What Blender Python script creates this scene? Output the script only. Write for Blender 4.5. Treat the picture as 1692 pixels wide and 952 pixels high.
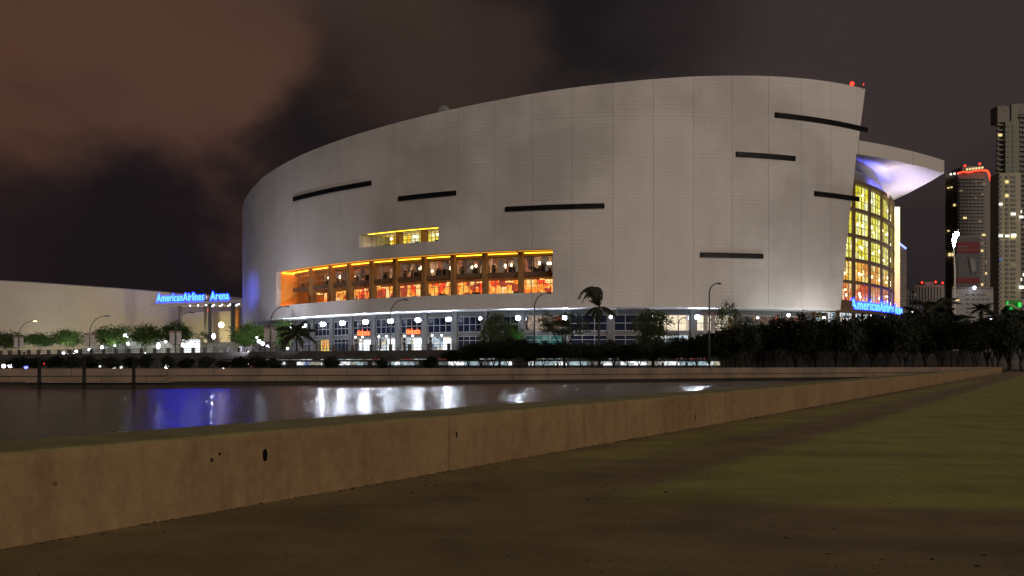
import bpy, math, random
from mathutils import Vector, Matrix, noise
from bisect import bisect_left
R_ = math.radians
rnd = random.Random(7)
for o in list(bpy.data.objects): bpy.data.objects.remove(o)
S = bpy.context.scene
COL = S.collection

# ------------------------------------------------------------------ camera
CZ, F = 1.045, 1504.0
HOR = 601.5
cam = bpy.data.cameras.new('camera'); co = bpy.data.objects.new('camera', cam); COL.objects.link(co)
cam.sensor_width = 36; cam.lens = 36*F/1692; cam.shift_y = (HOR-476)/1692
cam.clip_start = .1; cam.clip_end = 6000
co.location = (0, 0, CZ); co.rotation_euler = (R_(90), 0, 0)
S.camera = co
S.view_settings.view_transform = 'Standard'; S.view_settings.look = 'None'
S.view_settings.exposure = 0; S.view_settings.gamma = 1

def srgb(r, g, b):
    def c(v):
        v /= 255
        return v/12.92 if v <= .04045 else ((v+.055)/1.055)**2.4
    return (c(r), c(g), c(b), 1)

def dirpx(px, py):
    return Vector(((px-846)/F, 1, (HOR-py)/F)).normalized()

# ------------------------------------------------------------------ night sky with city-lit clouds
W = bpy.data.worlds.new('World'); S.world = W; W.use_nodes = True
nt = W.node_tree; N = nt.nodes; L = nt.links; N.clear()
def nn(t, **k):
    n = N.new(t)
    for a, b in k.items(): setattr(n, a, b)
    return n
def link(a, b): L.new(a, b)
tc = nn('ShaderNodeTexCoord')
mp = nn('ShaderNodeMapping'); mp.inputs['Scale'].default_value = (1, 1, 1.7); link(tc.outputs['Generated'], mp.inputs[0])
n1 = nn('ShaderNodeTexNoise'); n1.inputs['Scale'].default_value = 2.6; n1.inputs['Detail'].default_value = 5; n1.inputs['Roughness'].default_value = .5
link(mp.outputs[0], n1.inputs['Vector'])
warp = nn('ShaderNodeVectorMath', operation='SUBTRACT'); link(n1.outputs['Color'], warp.inputs[0]); warp.inputs[1].default_value = (.5, .5, .5)
wsc = nn('ShaderNodeVectorMath', operation='SCALE'); link(warp.outputs[0], wsc.inputs[0]); wsc.inputs['Scale'].default_value = .30
wd = nn('ShaderNodeVectorMath', operation='ADD'); link(tc.outputs['Generated'], wd.inputs[0]); link(wsc.outputs[0], wd.inputs[1])
n3 = nn('ShaderNodeTexNoise'); n3.inputs['Scale'].default_value = 9; n3.inputs['Detail'].default_value = 7; n3.inputs['Roughness'].default_value = .55
link(mp.outputs[0], n3.inputs['Vector'])
w3 = nn('ShaderNodeVectorMath', operation='SUBTRACT'); link(n3.outputs['Color'], w3.inputs[0]); w3.inputs[1].default_value = (.5, .5, .5)
s3 = nn('ShaderNodeVectorMath', operation='SCALE'); link(w3.outputs[0], s3.inputs[0]); s3.inputs['Scale'].default_value = .13
wd0 = wd; wd = nn('ShaderNodeVectorMath', operation='ADD'); link(wd0.outputs[0], wd.inputs[0]); link(s3.outputs[0], wd.inputs[1])
n2 = nn('ShaderNodeTexNoise'); n2.inputs['Scale'].default_value = 3.4; n2.inputs['Detail'].default_value = 7; n2.inputs['Roughness'].default_value = .48
link(wd.outputs[0], n2.inputs['Vector'])
ramp = nn('ShaderNodeValToRGB'); link(n2.outputs['Fac'], ramp.inputs[0])
e = ramp.color_ramp.elements
e[0].position = .34; e[0].color = srgb(43, 35, 34)
e[1].position = .70; e[1].color = srgb(74, 61, 55)
m = e.new(.52); m.color = srgb(55, 46, 43)
cur = ramp.outputs[0]
# cloud banks seen in the picture: direction, half width, colour, strength
banks = [((60, 40), .26, (62, 52, 45), .7), ((140, 200), .30, (82, 58, 46), .8), ((60, 290), .17, (84, 56, 44), .7), ((330, 240), .19, (80, 56, 46), .8), ((430, 300), .10, (78, 54, 46), .85),
         ((300, 330), .08, (74, 50, 42), .7), ((150, 440), .19, (27, 21, 24), 1.0), ((330, 470), .15, (25, 20, 24), 1.0), ((20, 400), .09, (32, 24, 26), .85), ((260, 400), .08, (28, 22, 24), .8),
         ((640, 195), .13, (28, 23, 24), .95), ((500, 245), .065, (27, 22, 24), .85), ((960, 60), .14, (27, 22, 24), .95), ((1080, 40), .11, (27, 23, 25), .85), ((1120, 90), .08, (30, 25, 28), .7),
         ((740, 70), .13, (60, 46, 40), .75), ((840, 110), .06, (50, 40, 36), .6), ((1560, 420), .17, (34, 29, 33), .9), ((1480, 110), .22, (58, 49, 48), .75), ((1640, 60), .12, (54, 46, 46), .6)]
for (px, py), w, c, st in banks:
    dd = nn('ShaderNodeVectorMath', operation='DISTANCE'); link(wd.outputs[0], dd.inputs[0]); dd.inputs[1].default_value = dirpx(px, py)
    mr = nn('ShaderNodeMapRange', interpolation_type='SMOOTHERSTEP'); link(dd.outputs['Value'], mr.inputs['Value'])
    mr.inputs['From Min'].default_value = w*1.3; mr.inputs['From Max'].default_value = w*.35
    mr.inputs['To Min'].default_value = 0; mr.inputs['To Max'].default_value = st
    mx = nn('ShaderNodeMix', data_type='RGBA'); link(mr.outputs[0], mx.inputs[0]); link(cur, mx.inputs[6]); mx.inputs[7].default_value = srgb(*c)
    cur = mx.outputs[2]
bg = nn('ShaderNodeBackground'); link(cur, bg.inputs[0]); bg.inputs[1].default_value = 1.0
wo = nn('ShaderNodeOutputWorld'); link(bg.outputs[0], wo.inputs[0])

# ------------------------------------------------------------------ the moon / city light from behind the camera
sl = bpy.data.lights.new('moonlight', 'SUN'); sl.energy = 1.07; sl.angle = R_(35); sl.color = (1, .82, .67)
so = bpy.data.objects.new('moonlight', sl); COL.objects.link(so)
so.rotation_euler = Vector((-.42, .88, -.22)).to_track_quat('-Z', 'Y').to_euler()

# ------------------------------------------------------------------ materials
MT = {}
class NT:
    def __init__(s, name):
        s.m = bpy.data.materials.new(name); s.m.use_nodes = True
        s.t = s.m.node_tree; s.p = s.t.nodes['Principled BSDF']; s.out = s.t.nodes['Material Output']
        MT[name] = s.m
    def n(s, t, **k):
        x = s.t.nodes.new(t)
        for a, b in k.items(): setattr(x, a, b)
        return x
    def l(s, a, b): s.t.links.new(a, b)
    def coord(s, scale=(1, 1, 1), kind='Object'):
        c = s.n('ShaderNodeTexCoord'); mpp = s.n('ShaderNodeMapping'); mpp.inputs['Scale'].default_value = scale
        s.l(c.outputs[kind], mpp.inputs[0]); return mpp.outputs[0]
    def noise(s, vec, scale, detail=4, rough=.55):
        x = s.n('ShaderNodeTexNoise'); x.inputs['Scale'].default_value = scale; x.inputs['Detail'].default_value = detail
        x.inputs['Roughness'].default_value = rough; s.l(vec, x.inputs['Vector']); return x
    def ramp(s, fac, stops):
        x = s.n('ShaderNodeValToRGB'); s.l(fac, x.inputs[0]); e = x.color_ramp.elements
        e[0].position, e[0].color = stops[0]; e[1].position, e[1].color = stops[-1]
        for p_, c_ in stops[1:-1]:
            q = e.new(p_); q.color = c_
        return x.outputs[0]
    def mix(s, fac, a, b, mode='MIX'):
        x = s.n('ShaderNodeMix', data_type='RGBA', blend_type=mode)
        for i, v in ((0, fac), (6, a), (7, b)):
            if hasattr(v, 'is_linked'): s.l(v, x.inputs[i])
            else: x.inputs[i].default_value = v
        return x.outputs[2]
    def math(s, op, a, b=0):
        x = s.n('ShaderNodeMath', operation=op)
        for i, v in ((0, a), (1, b)):
            if hasattr(v, 'is_linked'): s.l(v, x.inputs[i])
            else: x.inputs[i].default_value = v
        return x.outputs[0]
    def bump(s, h, st=.3, dist=.02):
        b = s.n('ShaderNodeBump'); b.inputs['Strength'].default_value = st; b.inputs['Distance'].default_value = dist
        s.l(h, b.inputs['Height']); s.l(b.outputs[0], s.p.inputs['Normal'])

def g(v, a=1): return (v, v, v, a)
def mat(name, c, rough=.7, metal=0, var=.25, scale=.7, emis=None, es=0, spec=None):
    x = NT(name); v = x.coord(); nz = x.noise(v, scale, 5)
    lo = tuple(k*(1-var) for k in c[:3])+(1,); hi = tuple(min(1, k*(1+var)) for k in c[:3])+(1,)
    x.l(x.ramp(nz.outputs['Fac'], [(.3, lo), (.7, hi)]), x.p.inputs['Base Color'])
    x.p.inputs['Roughness'].default_value = rough; x.p.inputs['Metallic'].default_value = metal
    if spec is not None: x.p.inputs['Specular IOR Level'].default_value = spec
    if emis: x.p.inputs['Emission Color'].default_value = emis; x.p.inputs['Emission Strength'].default_value = es
    return x.m
def glow(name, c, st):
    x = NT(name); x.p.inputs['Base Color'].default_value = (.02, .02, .02, 1)
    x.p.inputs['Emission Color'].default_value = tuple(c[:3])+(1,); x.p.inputs['Emission Strength'].default_value = st
    return x.m

# arena cladding: pale metal panels with fine horizontal ribs, long soft weather streaks
x = NT('cladding'); v = x.coord(kind='Object')
sx = x.n('ShaderNodeSeparateXYZ'); x.l(v, sx.inputs[0])
fr = x.math('FRACT', x.math('MULTIPLY', sx.outputs['Z'], 1/.62))
line = x.math('LESS_THAN', fr, .09)
nz = x.noise(v, .035, 5, .55); nz2 = x.noise(x.coord((.5, .5, .06)), .6, 4)
c = x.ramp(nz.outputs['Fac'], [(.36, (.53, .505, .505, 1)), (.47, (.68, .655, .65, 1)), (.64, (.78, .75, .74, 1))])
c = x.mix(x.ramp(nz2.outputs['Fac'], [(.45, g(0)), (.75, g(.22))]), c, (.40, .40, .38, 1))
oi = x.n('ShaderNodeObjectInfo')
c = x.mix(1, c, x.ramp(oi.outputs['Random'], [(0, g(.965)), (1, g(1))]), 'MULTIPLY')
c = x.mix(x.math('MULTIPLY', line, .22), c, (.25, .25, .25, 1))
x.l(c, x.p.inputs['Base Color']); x.p.inputs['Roughness'].default_value = .62
x.bump(x.math('SUBTRACT', 1, line), .5, .03)

mat('clad_back', (.46, .46, .46, 1), .8)
mat('white_plaster', (.62, .60, .55, 1), .8, var=.12, scale=.15)
mat('annex_wall', (.56, .51, .38, 1), .85, var=.12, scale=.06)
mat('pier_concrete', (.13, .13, .128, 1), .8, var=.1)
mat('ground_floor_wall', (.15, .15, .148, 1), .85, var=.15)
mat('soffit_metal', (.85, .85, .85, 1), .5, var=.05)
mat('bar_black', (.005, .0045, .005, 1), .9, var=.3, spec=.1)
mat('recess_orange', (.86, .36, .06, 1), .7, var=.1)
mat('column_brown', (.34, .19, .07, 1), .7, var=.15)
mat('spandrel_brown', (.16, .10, .06, 1), .7, var=.2)
mat('mullion_white', (.40, .39, .37, 1), .5, var=.05)
mat('mullion_warm', (.55, .38, .22, 1), .5, var=.05)
mat('mullion_yellow', (.35, .30, .10, 1), .5, var=.05)
mat('furniture', (.03, .02, .02, 1), .7)
mat('dark_metal', (.035, .035, .04, 1), .45, .6)
mat('pole_grey', (.07, .07, .07, 1), .5, .3)
mat('banner_cloth', (.50, .48, .50, 1), .9, var=.35, scale=2.5)
mat('banner_red', (.30, .20, .21, 1), .9, var=.2)
mat('roof_grey', (.18, .18, .18, 1), .9)
mat('terrace_stone', (.085, .08, .078, 1), .9, var=.3, scale=.5)
mat('terrace_deck', (.35, .34, .32, 1), .9)
mat('step_stone', (.40, .42, .34, 1), .85)
mat('lawn', (.02, .03, .012, 1), 1, var=.5, scale=.4)
mat('soil', (.045, .04, .03, 1), 1, var=.5, scale=.4)
mat('bark', (.03, .024, .018, 1), .95, var=.35, scale=3)
mat('pale_bark', (.32, .28, .22, 1), .95, var=.3, scale=3)
mat('pile_wood', (.006, .005, .005, 1), .9)
mat('dock_wood', (.30, .24, .20, 1), .9)
mat('palm_trunk', (.05, .04, .03, 1), .95, var=.4, scale=3)
mat('quay_stone', (.23, .17, .13, 1), .9, var=.28, scale=.35)
mat('quay_beam', (.22, .17, .12, 1), .9, var=.3, scale=.35)
mat('quay_wet', (.02, .016, .012, 1), .8)
mat('tower_dark', (.22, .20, .19, 1), .8)
mat('tower_slab', (.27, .24, .23, 1), .8)
mat('tower_pale', (.40, .385, .28, 1), .8, var=.1)
mat('tower_green', (.22, .25, .19, 1), .8, var=.1)
mat('tower_white', (.33, .32, .33, 1), .8, var=.1)
mat('tower_glass', (.09, .09, .09, 1), .5)
mat('poster_red', (.17, .012, .016, 1), .7, var=.1)
mat('poster_grey', (.10, .10, .11, 1), .7, var=.1)
mat('poster_dark', (.010, .013, .022, 1), .5, var=.1)
mat('poster_pale', (.22, .22, .23, 1), .7, var=.1)
mat('litter', (.03, .02, .012, 1), .9)
mat('blue_plastic', (.02, .05, .14, 1), .5)
mat('green_lit_wall', (.05, .28, .06, 1), .8)  # green light painted in as the wall colour
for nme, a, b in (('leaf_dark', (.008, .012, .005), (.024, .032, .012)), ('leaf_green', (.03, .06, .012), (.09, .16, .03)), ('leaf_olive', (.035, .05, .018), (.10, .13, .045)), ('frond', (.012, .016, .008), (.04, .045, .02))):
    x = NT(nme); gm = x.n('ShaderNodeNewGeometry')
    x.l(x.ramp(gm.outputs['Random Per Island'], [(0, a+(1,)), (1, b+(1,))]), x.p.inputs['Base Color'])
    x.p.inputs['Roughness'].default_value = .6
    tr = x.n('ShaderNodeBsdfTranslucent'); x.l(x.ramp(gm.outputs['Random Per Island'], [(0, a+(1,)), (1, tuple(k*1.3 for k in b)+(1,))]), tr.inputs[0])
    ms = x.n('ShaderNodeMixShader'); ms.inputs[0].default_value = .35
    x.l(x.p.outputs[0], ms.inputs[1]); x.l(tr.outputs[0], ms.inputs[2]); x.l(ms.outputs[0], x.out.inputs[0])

# near wall face: tan-brown cast concrete, streaks, drips, pits
x = NT('seawall_concrete'); v = x.coord(kind='Object')
gm = x.n('ShaderNodeNewGeometry'); sx = x.n('ShaderNodeSeparateXYZ'); x.l(gm.outputs['Normal'], sx.inputs[0])
a = x.noise(v, .55, 6, .6); b = x.noise(x.coord((3.2, 3.2, .35)), 1.6, 5, .65); d = x.noise(v, 9, 6, .7)
c = x.ramp(a.outputs['Fac'], [(.3, (.205, .132, .060, 1)), (.5, (.262, .176, .084, 1)), (.72, (.335, .235, .118, 1))])
c = x.mix(x.ramp(b.outputs['Fac'], [(.48, g(0)), (.72, g(.5))]), c, (.13, .078, .04, 1))
c = x.mix(x.ramp(d.outputs['Fac'], [(.42, g(0)), (.8, g(.35))]), c, (.52, .36, .2, 1))
vo = x.n('ShaderNodeTexVoronoi'); vo.inputs['Scale'].default_value = 1.9; x.l(v, vo.inputs['Vector'])
c = x.mix(x.ramp(vo.outputs['Distance'], [(.012, g(.75)), (.045, g(0))]), c, (.06, .035, .02, 1))
cap_green_light = x.mix(x.ramp(x.noise(v, 2.2, 6).outputs['Fac'], [(.35, g(0)), (.65, g(1))]), (.22, .21, .075, 1), (.33, .32, .11, 1))  # greenish lamplight from above painted onto the upward faces
c = x.mix(x.ramp(sx.outputs['Z'], [(.35, g(0)), (.9, g(.85))]), c, cap_green_light)
x.l(c, x.p.inputs['Base Color']); x.p.inputs['Roughness'].default_value = .9
h = x.math('ADD', x.math('MULTIPLY', d.outputs['Fac'], .5), x.math('MULTIPLY', a.outputs['Fac'], .8))
x.bump(h, .5, .03)

# plaza paving: worn concrete, green lamplight painted on in patches, leaves and stains
x = NT('plaza_concrete'); v = x.coord(kind='Object')
sp = x.n('ShaderNodeSeparateXYZ'); x.l(v, sp.inputs[0])
wn = x.noise(v, .8, 5); wx = x.math('MULTIPLY', x.math('SUBTRACT', wn.outputs['Fac'], .5), .55)
X = x.math('ADD', sp.outputs['X'], wx); Y = x.math('ADD', sp.outputs['Y'], wx)
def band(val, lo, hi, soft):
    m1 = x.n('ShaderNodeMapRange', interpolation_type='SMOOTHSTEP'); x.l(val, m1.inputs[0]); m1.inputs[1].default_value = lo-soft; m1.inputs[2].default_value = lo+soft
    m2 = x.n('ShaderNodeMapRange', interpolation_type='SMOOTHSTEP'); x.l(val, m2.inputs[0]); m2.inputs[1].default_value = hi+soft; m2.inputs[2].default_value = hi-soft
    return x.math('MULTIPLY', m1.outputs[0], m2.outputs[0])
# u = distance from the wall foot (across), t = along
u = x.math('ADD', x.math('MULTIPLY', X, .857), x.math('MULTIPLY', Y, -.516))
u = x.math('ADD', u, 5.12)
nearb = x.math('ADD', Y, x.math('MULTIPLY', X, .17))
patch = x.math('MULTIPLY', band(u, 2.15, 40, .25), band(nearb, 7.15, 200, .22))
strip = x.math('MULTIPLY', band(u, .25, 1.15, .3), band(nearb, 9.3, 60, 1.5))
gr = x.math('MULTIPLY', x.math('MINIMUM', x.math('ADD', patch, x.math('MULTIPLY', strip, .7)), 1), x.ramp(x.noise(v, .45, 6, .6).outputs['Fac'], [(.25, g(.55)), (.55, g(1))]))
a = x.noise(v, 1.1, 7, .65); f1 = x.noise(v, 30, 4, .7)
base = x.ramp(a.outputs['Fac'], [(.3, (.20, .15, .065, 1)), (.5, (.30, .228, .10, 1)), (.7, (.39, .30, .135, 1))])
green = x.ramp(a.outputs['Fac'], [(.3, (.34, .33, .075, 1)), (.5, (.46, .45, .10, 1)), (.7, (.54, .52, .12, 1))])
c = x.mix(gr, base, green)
st = x.noise(x.coord((.5, 2.2, 1)), .5, 6, .6)
c = x.mix(x.ramp(st.outputs['Fac'], [(.5, g(0)), (.75, g(.55))]), c, (.08, .065, .03, 1))
c = x.mix(x.ramp(f1.outputs['Fac'], [(.35, g(.35)), (.6, g(0))]), c, (.07, .05, .03, 1))
x.l(c, x.p.inputs['Base Color']); x.p.inputs['Roughness'].default_value = .85
x.bump(x.math('ADD', x.math('MULTIPLY', f1.outputs['Fac'], .4), a.outputs['Fac']), .5, .025)

# basin water: long soft ripples
x = NT('water'); v = x.coord((.8, 3.2, 1))
x.p.inputs['Base Color'].default_value = (.012, .009, .008, 1); x.p.inputs['Roughness'].default_value = .185; x.p.inputs['IOR'].default_value = 1.33
a = x.noise(v, .45, 6, .65); b = x.noise(v, 2.6, 4, .6)
x.bump(x.math('ADD', a.outputs['Fac'], x.math('MULTIPLY', b.outputs['Fac'], .45)), .8, .16)

# glass
x = NT('glass_clear')
tr = x.n('ShaderNodeBsdfTransparent'); tr.inputs[0].default_value = (.93, .95, .95, 1)
gl = x.n('ShaderNodeBsdfGlossy'); gl.inputs[0].default_value = g(.8); gl.inputs[1].default_value = .03
ms = x.n('ShaderNodeMixShader'); ms.inputs[0].default_value = .10
x.l(tr.outputs[0], ms.inputs[1]); x.l(gl.outputs[0], ms.inputs[2]); x.l(ms.outputs[0], x.out.inputs[0])
mat('glass_dark', (.012, .018, .038, 1), .22, var=.4, scale=.3, spec=.18)

# lit rooms behind the glazing
def room(name, cols, st, sc=(1, 1, 1), pos=None):
    x = NT(name); v = x.coord(sc)
    vo = x.n('ShaderNodeTexVoronoi', distance='CHEBYCHEV'); vo.inputs['Scale'].default_value = .55; x.l(v, vo.inputs['Vector'])
    bw = x.n('ShaderNodeSeparateColor'); x.l(vo.outputs['Color'], bw.inputs[0])
    k = len(cols)
    stops = [((pos[i] if pos else i/(k)), c_) for i, c_ in enumerate(cols)]
    c = x.ramp(bw.outputs[0], stops)
    for nd in x.t.nodes:
        if nd.type == 'VALTORGB' and not pos: nd.color_ramp.interpolation = 'CONSTANT'
    nz = x.noise(v, 1.6, 4, .7)
    c = x.mix(1, c, x.ramp(nz.outputs['Fac'], [(.35, g(.35)), (.6, g(1))]), 'MULTIPLY')
    x.p.inputs['Base Color'].default_value = (.05, .03, .02, 1)
    x.l(c, x.p.inputs['Emission Color']); x.p.inputs['Emission Strength'].default_value = st
room('room_orange', [(1, .17, .015, 1), (.9, .06, .02, 1), (1, .42, .07, 1), (.35, .04, .02, 1), (1, .25, .03, 1), (1, .55, .2, 1), (1, .35, .06, 1)], 2.3, (1.6, 1.6, 1.3))
room('room_dim', [(.20, .07, .03, 1), (.05, .03, .025, 1), (.35, .10, .05, 1), (.10, .05, .03, 1), (.5, .25, .12, 1), (.12, .09, .07, 1)], 1.5, (1.8, 1.8, .8))
room('room_yellow', [(1, .72, .05, 1), (1, .85, .22, 1), (.85, .45, .02, 1), (1, .95, .55, 1)], 1.8, (1.2, 1.2, .9))
room('room_gold', [(.85, .72, .03, 1), (1, .92, .25, 1), (.65, .55, .02, 1), (1, .98, .55, 1), (.75, .68, .06, 1)], 1.9, (1.3, 1.3, .5))
room('room_amber', [(1, .72, .15, 1), (1, .42, .05, 1), (1, .88, .4, 1), (.8, .25, .05, 1)], 1.8, (1.3, 1.3, .8))
room('room_red', [(1, .16, .03, 1), (1, .35, .08, 1), (.7, .06, .03, 1), (1, .6, .3, 1)], 1.5, (1.3, 1.3, .8))
room('room_porch', [(.30, .17, .11, 1), (.75, .52, .38, 1), (.16, .10, .08, 1), (.55, .12, .05, 1), (.40, .30, .24, 1), (.06, .06, .07, 1)], .9, (1, 1, .8))
room('room_white', [(1, 1, 1, 1), (.7, .85, 1, 1), (.9, .95, 1, 1), (.12, .2, .3, 1), (1, .8, .55, 1)], 1.35, (1.4, 1.4, 2.6))
room('room_cream', [(1, .86, .52, 1), (1, .9, .62, 1), (.95, .78, .45, 1)], .95, (.3, .3, .3))
room('room_teal', [(.05, .28, .26, 1), (.25, .55, .5, 1), (.02, .08, .09, 1)], .6, (1, 1, 1))
glow('lamp_white', (.74, .80, 1.), 12)
glow('flood_lens', (.74, .82, 1.), 850)
glow('lamp_soft', (.85, .9, 1.), 12)
glow('lamp_big', (.85, .9, 1.), 120)
glow('lamp_warm', (1, .75, .4), 14)
glow('lamp_blue', (.10, .12, 1), 7)
glow('lamp_red', (1, .02, .01), 6)
glow('bulb_warm', (1, .80, .5), 9)
glow('tube_orange', (1, .34, .02), 9)
glow('tube_yellow', (1, .55, .03), 5)
glow('tube_fill', (1, .40, .03), 1.2)
glow('tube_warm', (1, .50, .12), 3)
glow('glow_white', (.95, 1, 1), 1.3)
glow('sign_core', (.16, .62, 1), 1.7)
glow('sign_edge', (.003, .010, 1), 34.0)
glow('sign_red', (1, .06, .01), 1.6); glow('sign_redcore', (1, .30, .08), 1.9)
glow('neon_red', (1, .05, .015), 2.2)
glow('win_yellow', (1, .78, .32), 1.0); glow('win_white', (1, .95, .8), 1.4); glow('win_dim', (.5, .36, .2), .28); glow('win_blue', (.1, .2, .6), .4)
glow('neon_green', (.03, .9, .12), .9)
glow('neon_bluewhite', (.25, .35, 1), 2.2)
def strip(name, c, st):
    x = NT(name); x.p.inputs['Base Color'].default_value = (.02, .02, .02, 1); v = x.coord((1.6, 1.6, 3))
    nz = x.noise(v, 1.4, 4, .8); vo = x.n('ShaderNodeTexVoronoi', distance='CHEBYCHEV'); vo.inputs['Scale'].default_value = 1.0; x.l(v, vo.inputs['Vector'])
    bw = x.n('ShaderNodeSeparateColor'); x.l(vo.outputs['Color'], bw.inputs[0])
    c2 = x.mix(x.ramp(bw.outputs[0], [(.45, g(0)), (.8, g(.85))]), tuple(c)+(1,), (.30, .32, .34, 1))
    c2 = x.mix(1, c2, x.ramp(nz.outputs['Fac'], [(.38, g(.12)), (.56, g(1))]), 'MULTIPLY')
    x.l(c2, x.p.inputs['Emission Color']); x.p.inputs['Emission Strength'].default_value = st*1.15
for k_, c_ in (('white', (.95, 1, 1)), ('blue', (.10, .16, .9)), ('pale', (.55, .75, .8)), ('yellow', (.9, .85, .08)), ('red', (.75, .12, .10)), ('grey', (.22, .24, .24)), ('cream', (.8, .75, .55))):
    (glow if k_ == 'white_' else strip)('strip_'+k_, c_, {'white': 1.5, 'blue': .7, 'pale': .75, 'yellow': .8, 'red': .55, 'grey': .5, 'cream': .6}[k_])
x = NT('fin_wash_glow'); sx = x.n('ShaderNodeSeparateXYZ'); x.l(x.coord(), sx.inputs[0])  # lamp wash on the fin wall painted as a top-to-bottom glow
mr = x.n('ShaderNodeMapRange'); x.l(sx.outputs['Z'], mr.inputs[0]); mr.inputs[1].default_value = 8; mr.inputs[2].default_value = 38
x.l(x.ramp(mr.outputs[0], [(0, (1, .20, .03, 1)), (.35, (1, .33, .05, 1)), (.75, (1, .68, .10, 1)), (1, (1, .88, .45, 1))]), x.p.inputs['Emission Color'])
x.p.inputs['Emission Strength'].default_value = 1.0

# ------------------------------------------------------------------ object helpers
def P(px, py, Y): return Vector(((px-846)*Y/F, Y, CZ+(HOR-py)*Y/F))
class MB:
    def __init__(s): s.v = []; s.f = []; s.mi = []
    def add(s, vs, fs, mi=0):
        k = len(s.v); s.v += [tuple(q) for q in vs]; s.f += [tuple(k+i for i in q) for q in fs]; s.mi += [mi]*len(fs); return s
    def box(s, c, d, rz=0, mi=0, M=None):
        x, y, z = (k/2 for k in d); vs = []
        ca, sa = math.cos(rz), math.sin(rz)
        for i in (-1, 1):
            for j in (-1, 1):
                for k in (-1, 1):
                    p = Vector((i*x*ca-j*y*sa, i*x*sa+j*y*ca, k*z))
                    if M: p = M @ Vector((i*x, j*y, k*z))
                    vs.append(p+Vector(c))
        return s.add(vs, [(0, 1, 3, 2), (4, 6, 7, 5), (0, 4, 5, 1), (2, 3, 7, 6), (0, 2, 6, 4), (1, 5, 7, 3)], mi)
    def bar(s, a, b, w, h, mi=0):      # a bar from a to b, w wide across, h tall
        a = Vector(a); b = Vector(b); d = (b-a).normalized()
        up = Vector((0, 0, 1)) if abs(d.z) < .95 else Vector((0, 1, 0))
        n = d.cross(up).normalized()*w/2; u = n.cross(d).normalized()*h/2
        vs = [a-n-u, a+n-u, a+n+u, a-n+u, b-n-u, b+n-u, b+n+u, b-n+u]
        return s.add(vs, [(0, 1, 2, 3), (7, 6, 5, 4), (0, 4, 5, 1), (1, 5, 6, 2), (2, 6, 7, 3), (3, 7, 4, 0)], mi)
    def tube(s, pts, rad, n=6, mi=0):
        pts = [Vector(p) for p in pts]; rings = []
        if not hasattr(rad, '__len__'): rad = [rad]*len(pts)
        for i, p in enumerate(pts):
            d = (pts[min(i+1, len(pts)-1)]-pts[max(i-1, 0)]).normalized()
            r = Vector((0, 1, 0)) if abs(d.y) < .9 else Vector((1, 0, 0))
            a = d.cross(r).normalized(); b = d.cross(a)
            rings.append([p+(a*math.cos(2*math.pi*k/n)+b*math.sin(2*math.pi*k/n))*rad[i] for k in range(n)])
        vs = [q for r in rings for q in r]; fs = []
        for i in range(len(pts)-1):
            for k in range(n): fs.append((i*n+k, i*n+(k+1) % n, (i+1)*n+(k+1) % n, (i+1)*n+k))
        fs.append(tuple(range(n))[::-1]); fs.append(tuple((len(pts)-1)*n+k for k in range(n)))
        return s.add(vs, fs, mi)
    def prism(s, pts, z0, z1, mi=0):   # plan polygon extruded
        n = len(pts); vs = [(p[0], p[1], z0) for p in pts]+[(p[0], p[1], z1) for p in pts]
        return s.add(vs, [tuple(range(n))[::-1], tuple(range(n, 2*n))]+[(i, (i+1) % n, n+(i+1) % n, n+i) for i in range(n)], mi)
    def sphere(s, c, r, mi=0, nu=8, nv=5, sq=(1, 1, 1)):
        vs = [(c[0], c[1], c[2]-r*sq[2])]
        for j in range(1, nv):
            t = -math.pi/2+math.pi*j/nv
            for i in range(nu):
                a = 2*math.pi*i/nu; vs.append((c[0]+r*sq[0]*math.cos(t)*math.cos(a), c[1]+r*sq[1]*math.cos(t)*math.sin(a), c[2]+r*sq[2]*math.sin(t)))
        vs.append((c[0], c[1], c[2]+r*sq[2])); fs = []
        for i in range(nu): fs.append((0, 1+(i+1) % nu, 1+i))
        for j in range(nv-2):
            for i in range(nu): fs.append((1+j*nu+i, 1+j*nu+(i+1) % nu, 1+(j+1)*nu+(i+1) % nu, 1+(j+1)*nu+i))
        k = len(vs)-1
        for i in range(nu): fs.append((k, 1+(nv-2)*nu+i, 1+(nv-2)*nu+(i+1) % nu))
        return s.add(vs, fs, mi)
    def mesh(s, name, mats):
        me = bpy.data.meshes.new(name); me.from_pydata(s.v, [], s.f)
        for m_ in (mats if isinstance(mats, (list, tuple)) else [mats]): me.materials.append(MT[m_])
        if any(s.mi):
            me.polygons.foreach_set('material_index', s.mi)
        me.update(); return me
    def build(s, name, mats, parent=None, smooth=False, loc=None):
        me = s.mesh(name, mats)
        if smooth: me.shade_smooth()
        return link_mesh(name, me, parent, loc)
def link_mesh(name, me, parent=None, loc=None, rz=0, sc=None):
    o = bpy.data.objects.new(name, me); COL.objects.link(o)
    if parent: o.parent = parent
    if loc is not None: o.location = loc
    if rz: o.rotation_euler.z = rz
    if sc is not None: o.scale = sc
    return o
def tag(o, label=None, cat=None, group=None, kind=None):
    if label: o['label'] = label
    if cat: o['category'] = cat
    if group: o['group'] = group
    if kind: o['kind'] = kind
    return o
def thing(name, label, cat, group=None, loc=(0, 0, 0), rz=0):
    o = bpy.data.objects.new(name, None); COL.objects.link(o); o.location = loc; o.rotation_euler.z = rz
    return tag(o, label, cat, group)
def copy_tree(o, parent=None):
    c = o.copy(); COL.objects.link(c); c.parent = parent
    for ch in list(o.children): copy_tree(ch, c)
    return c
def sph(r=1., nu=10, nv=6):
    return MB().sphere((0, 0, 0), r, 0, nu, nv)

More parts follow.
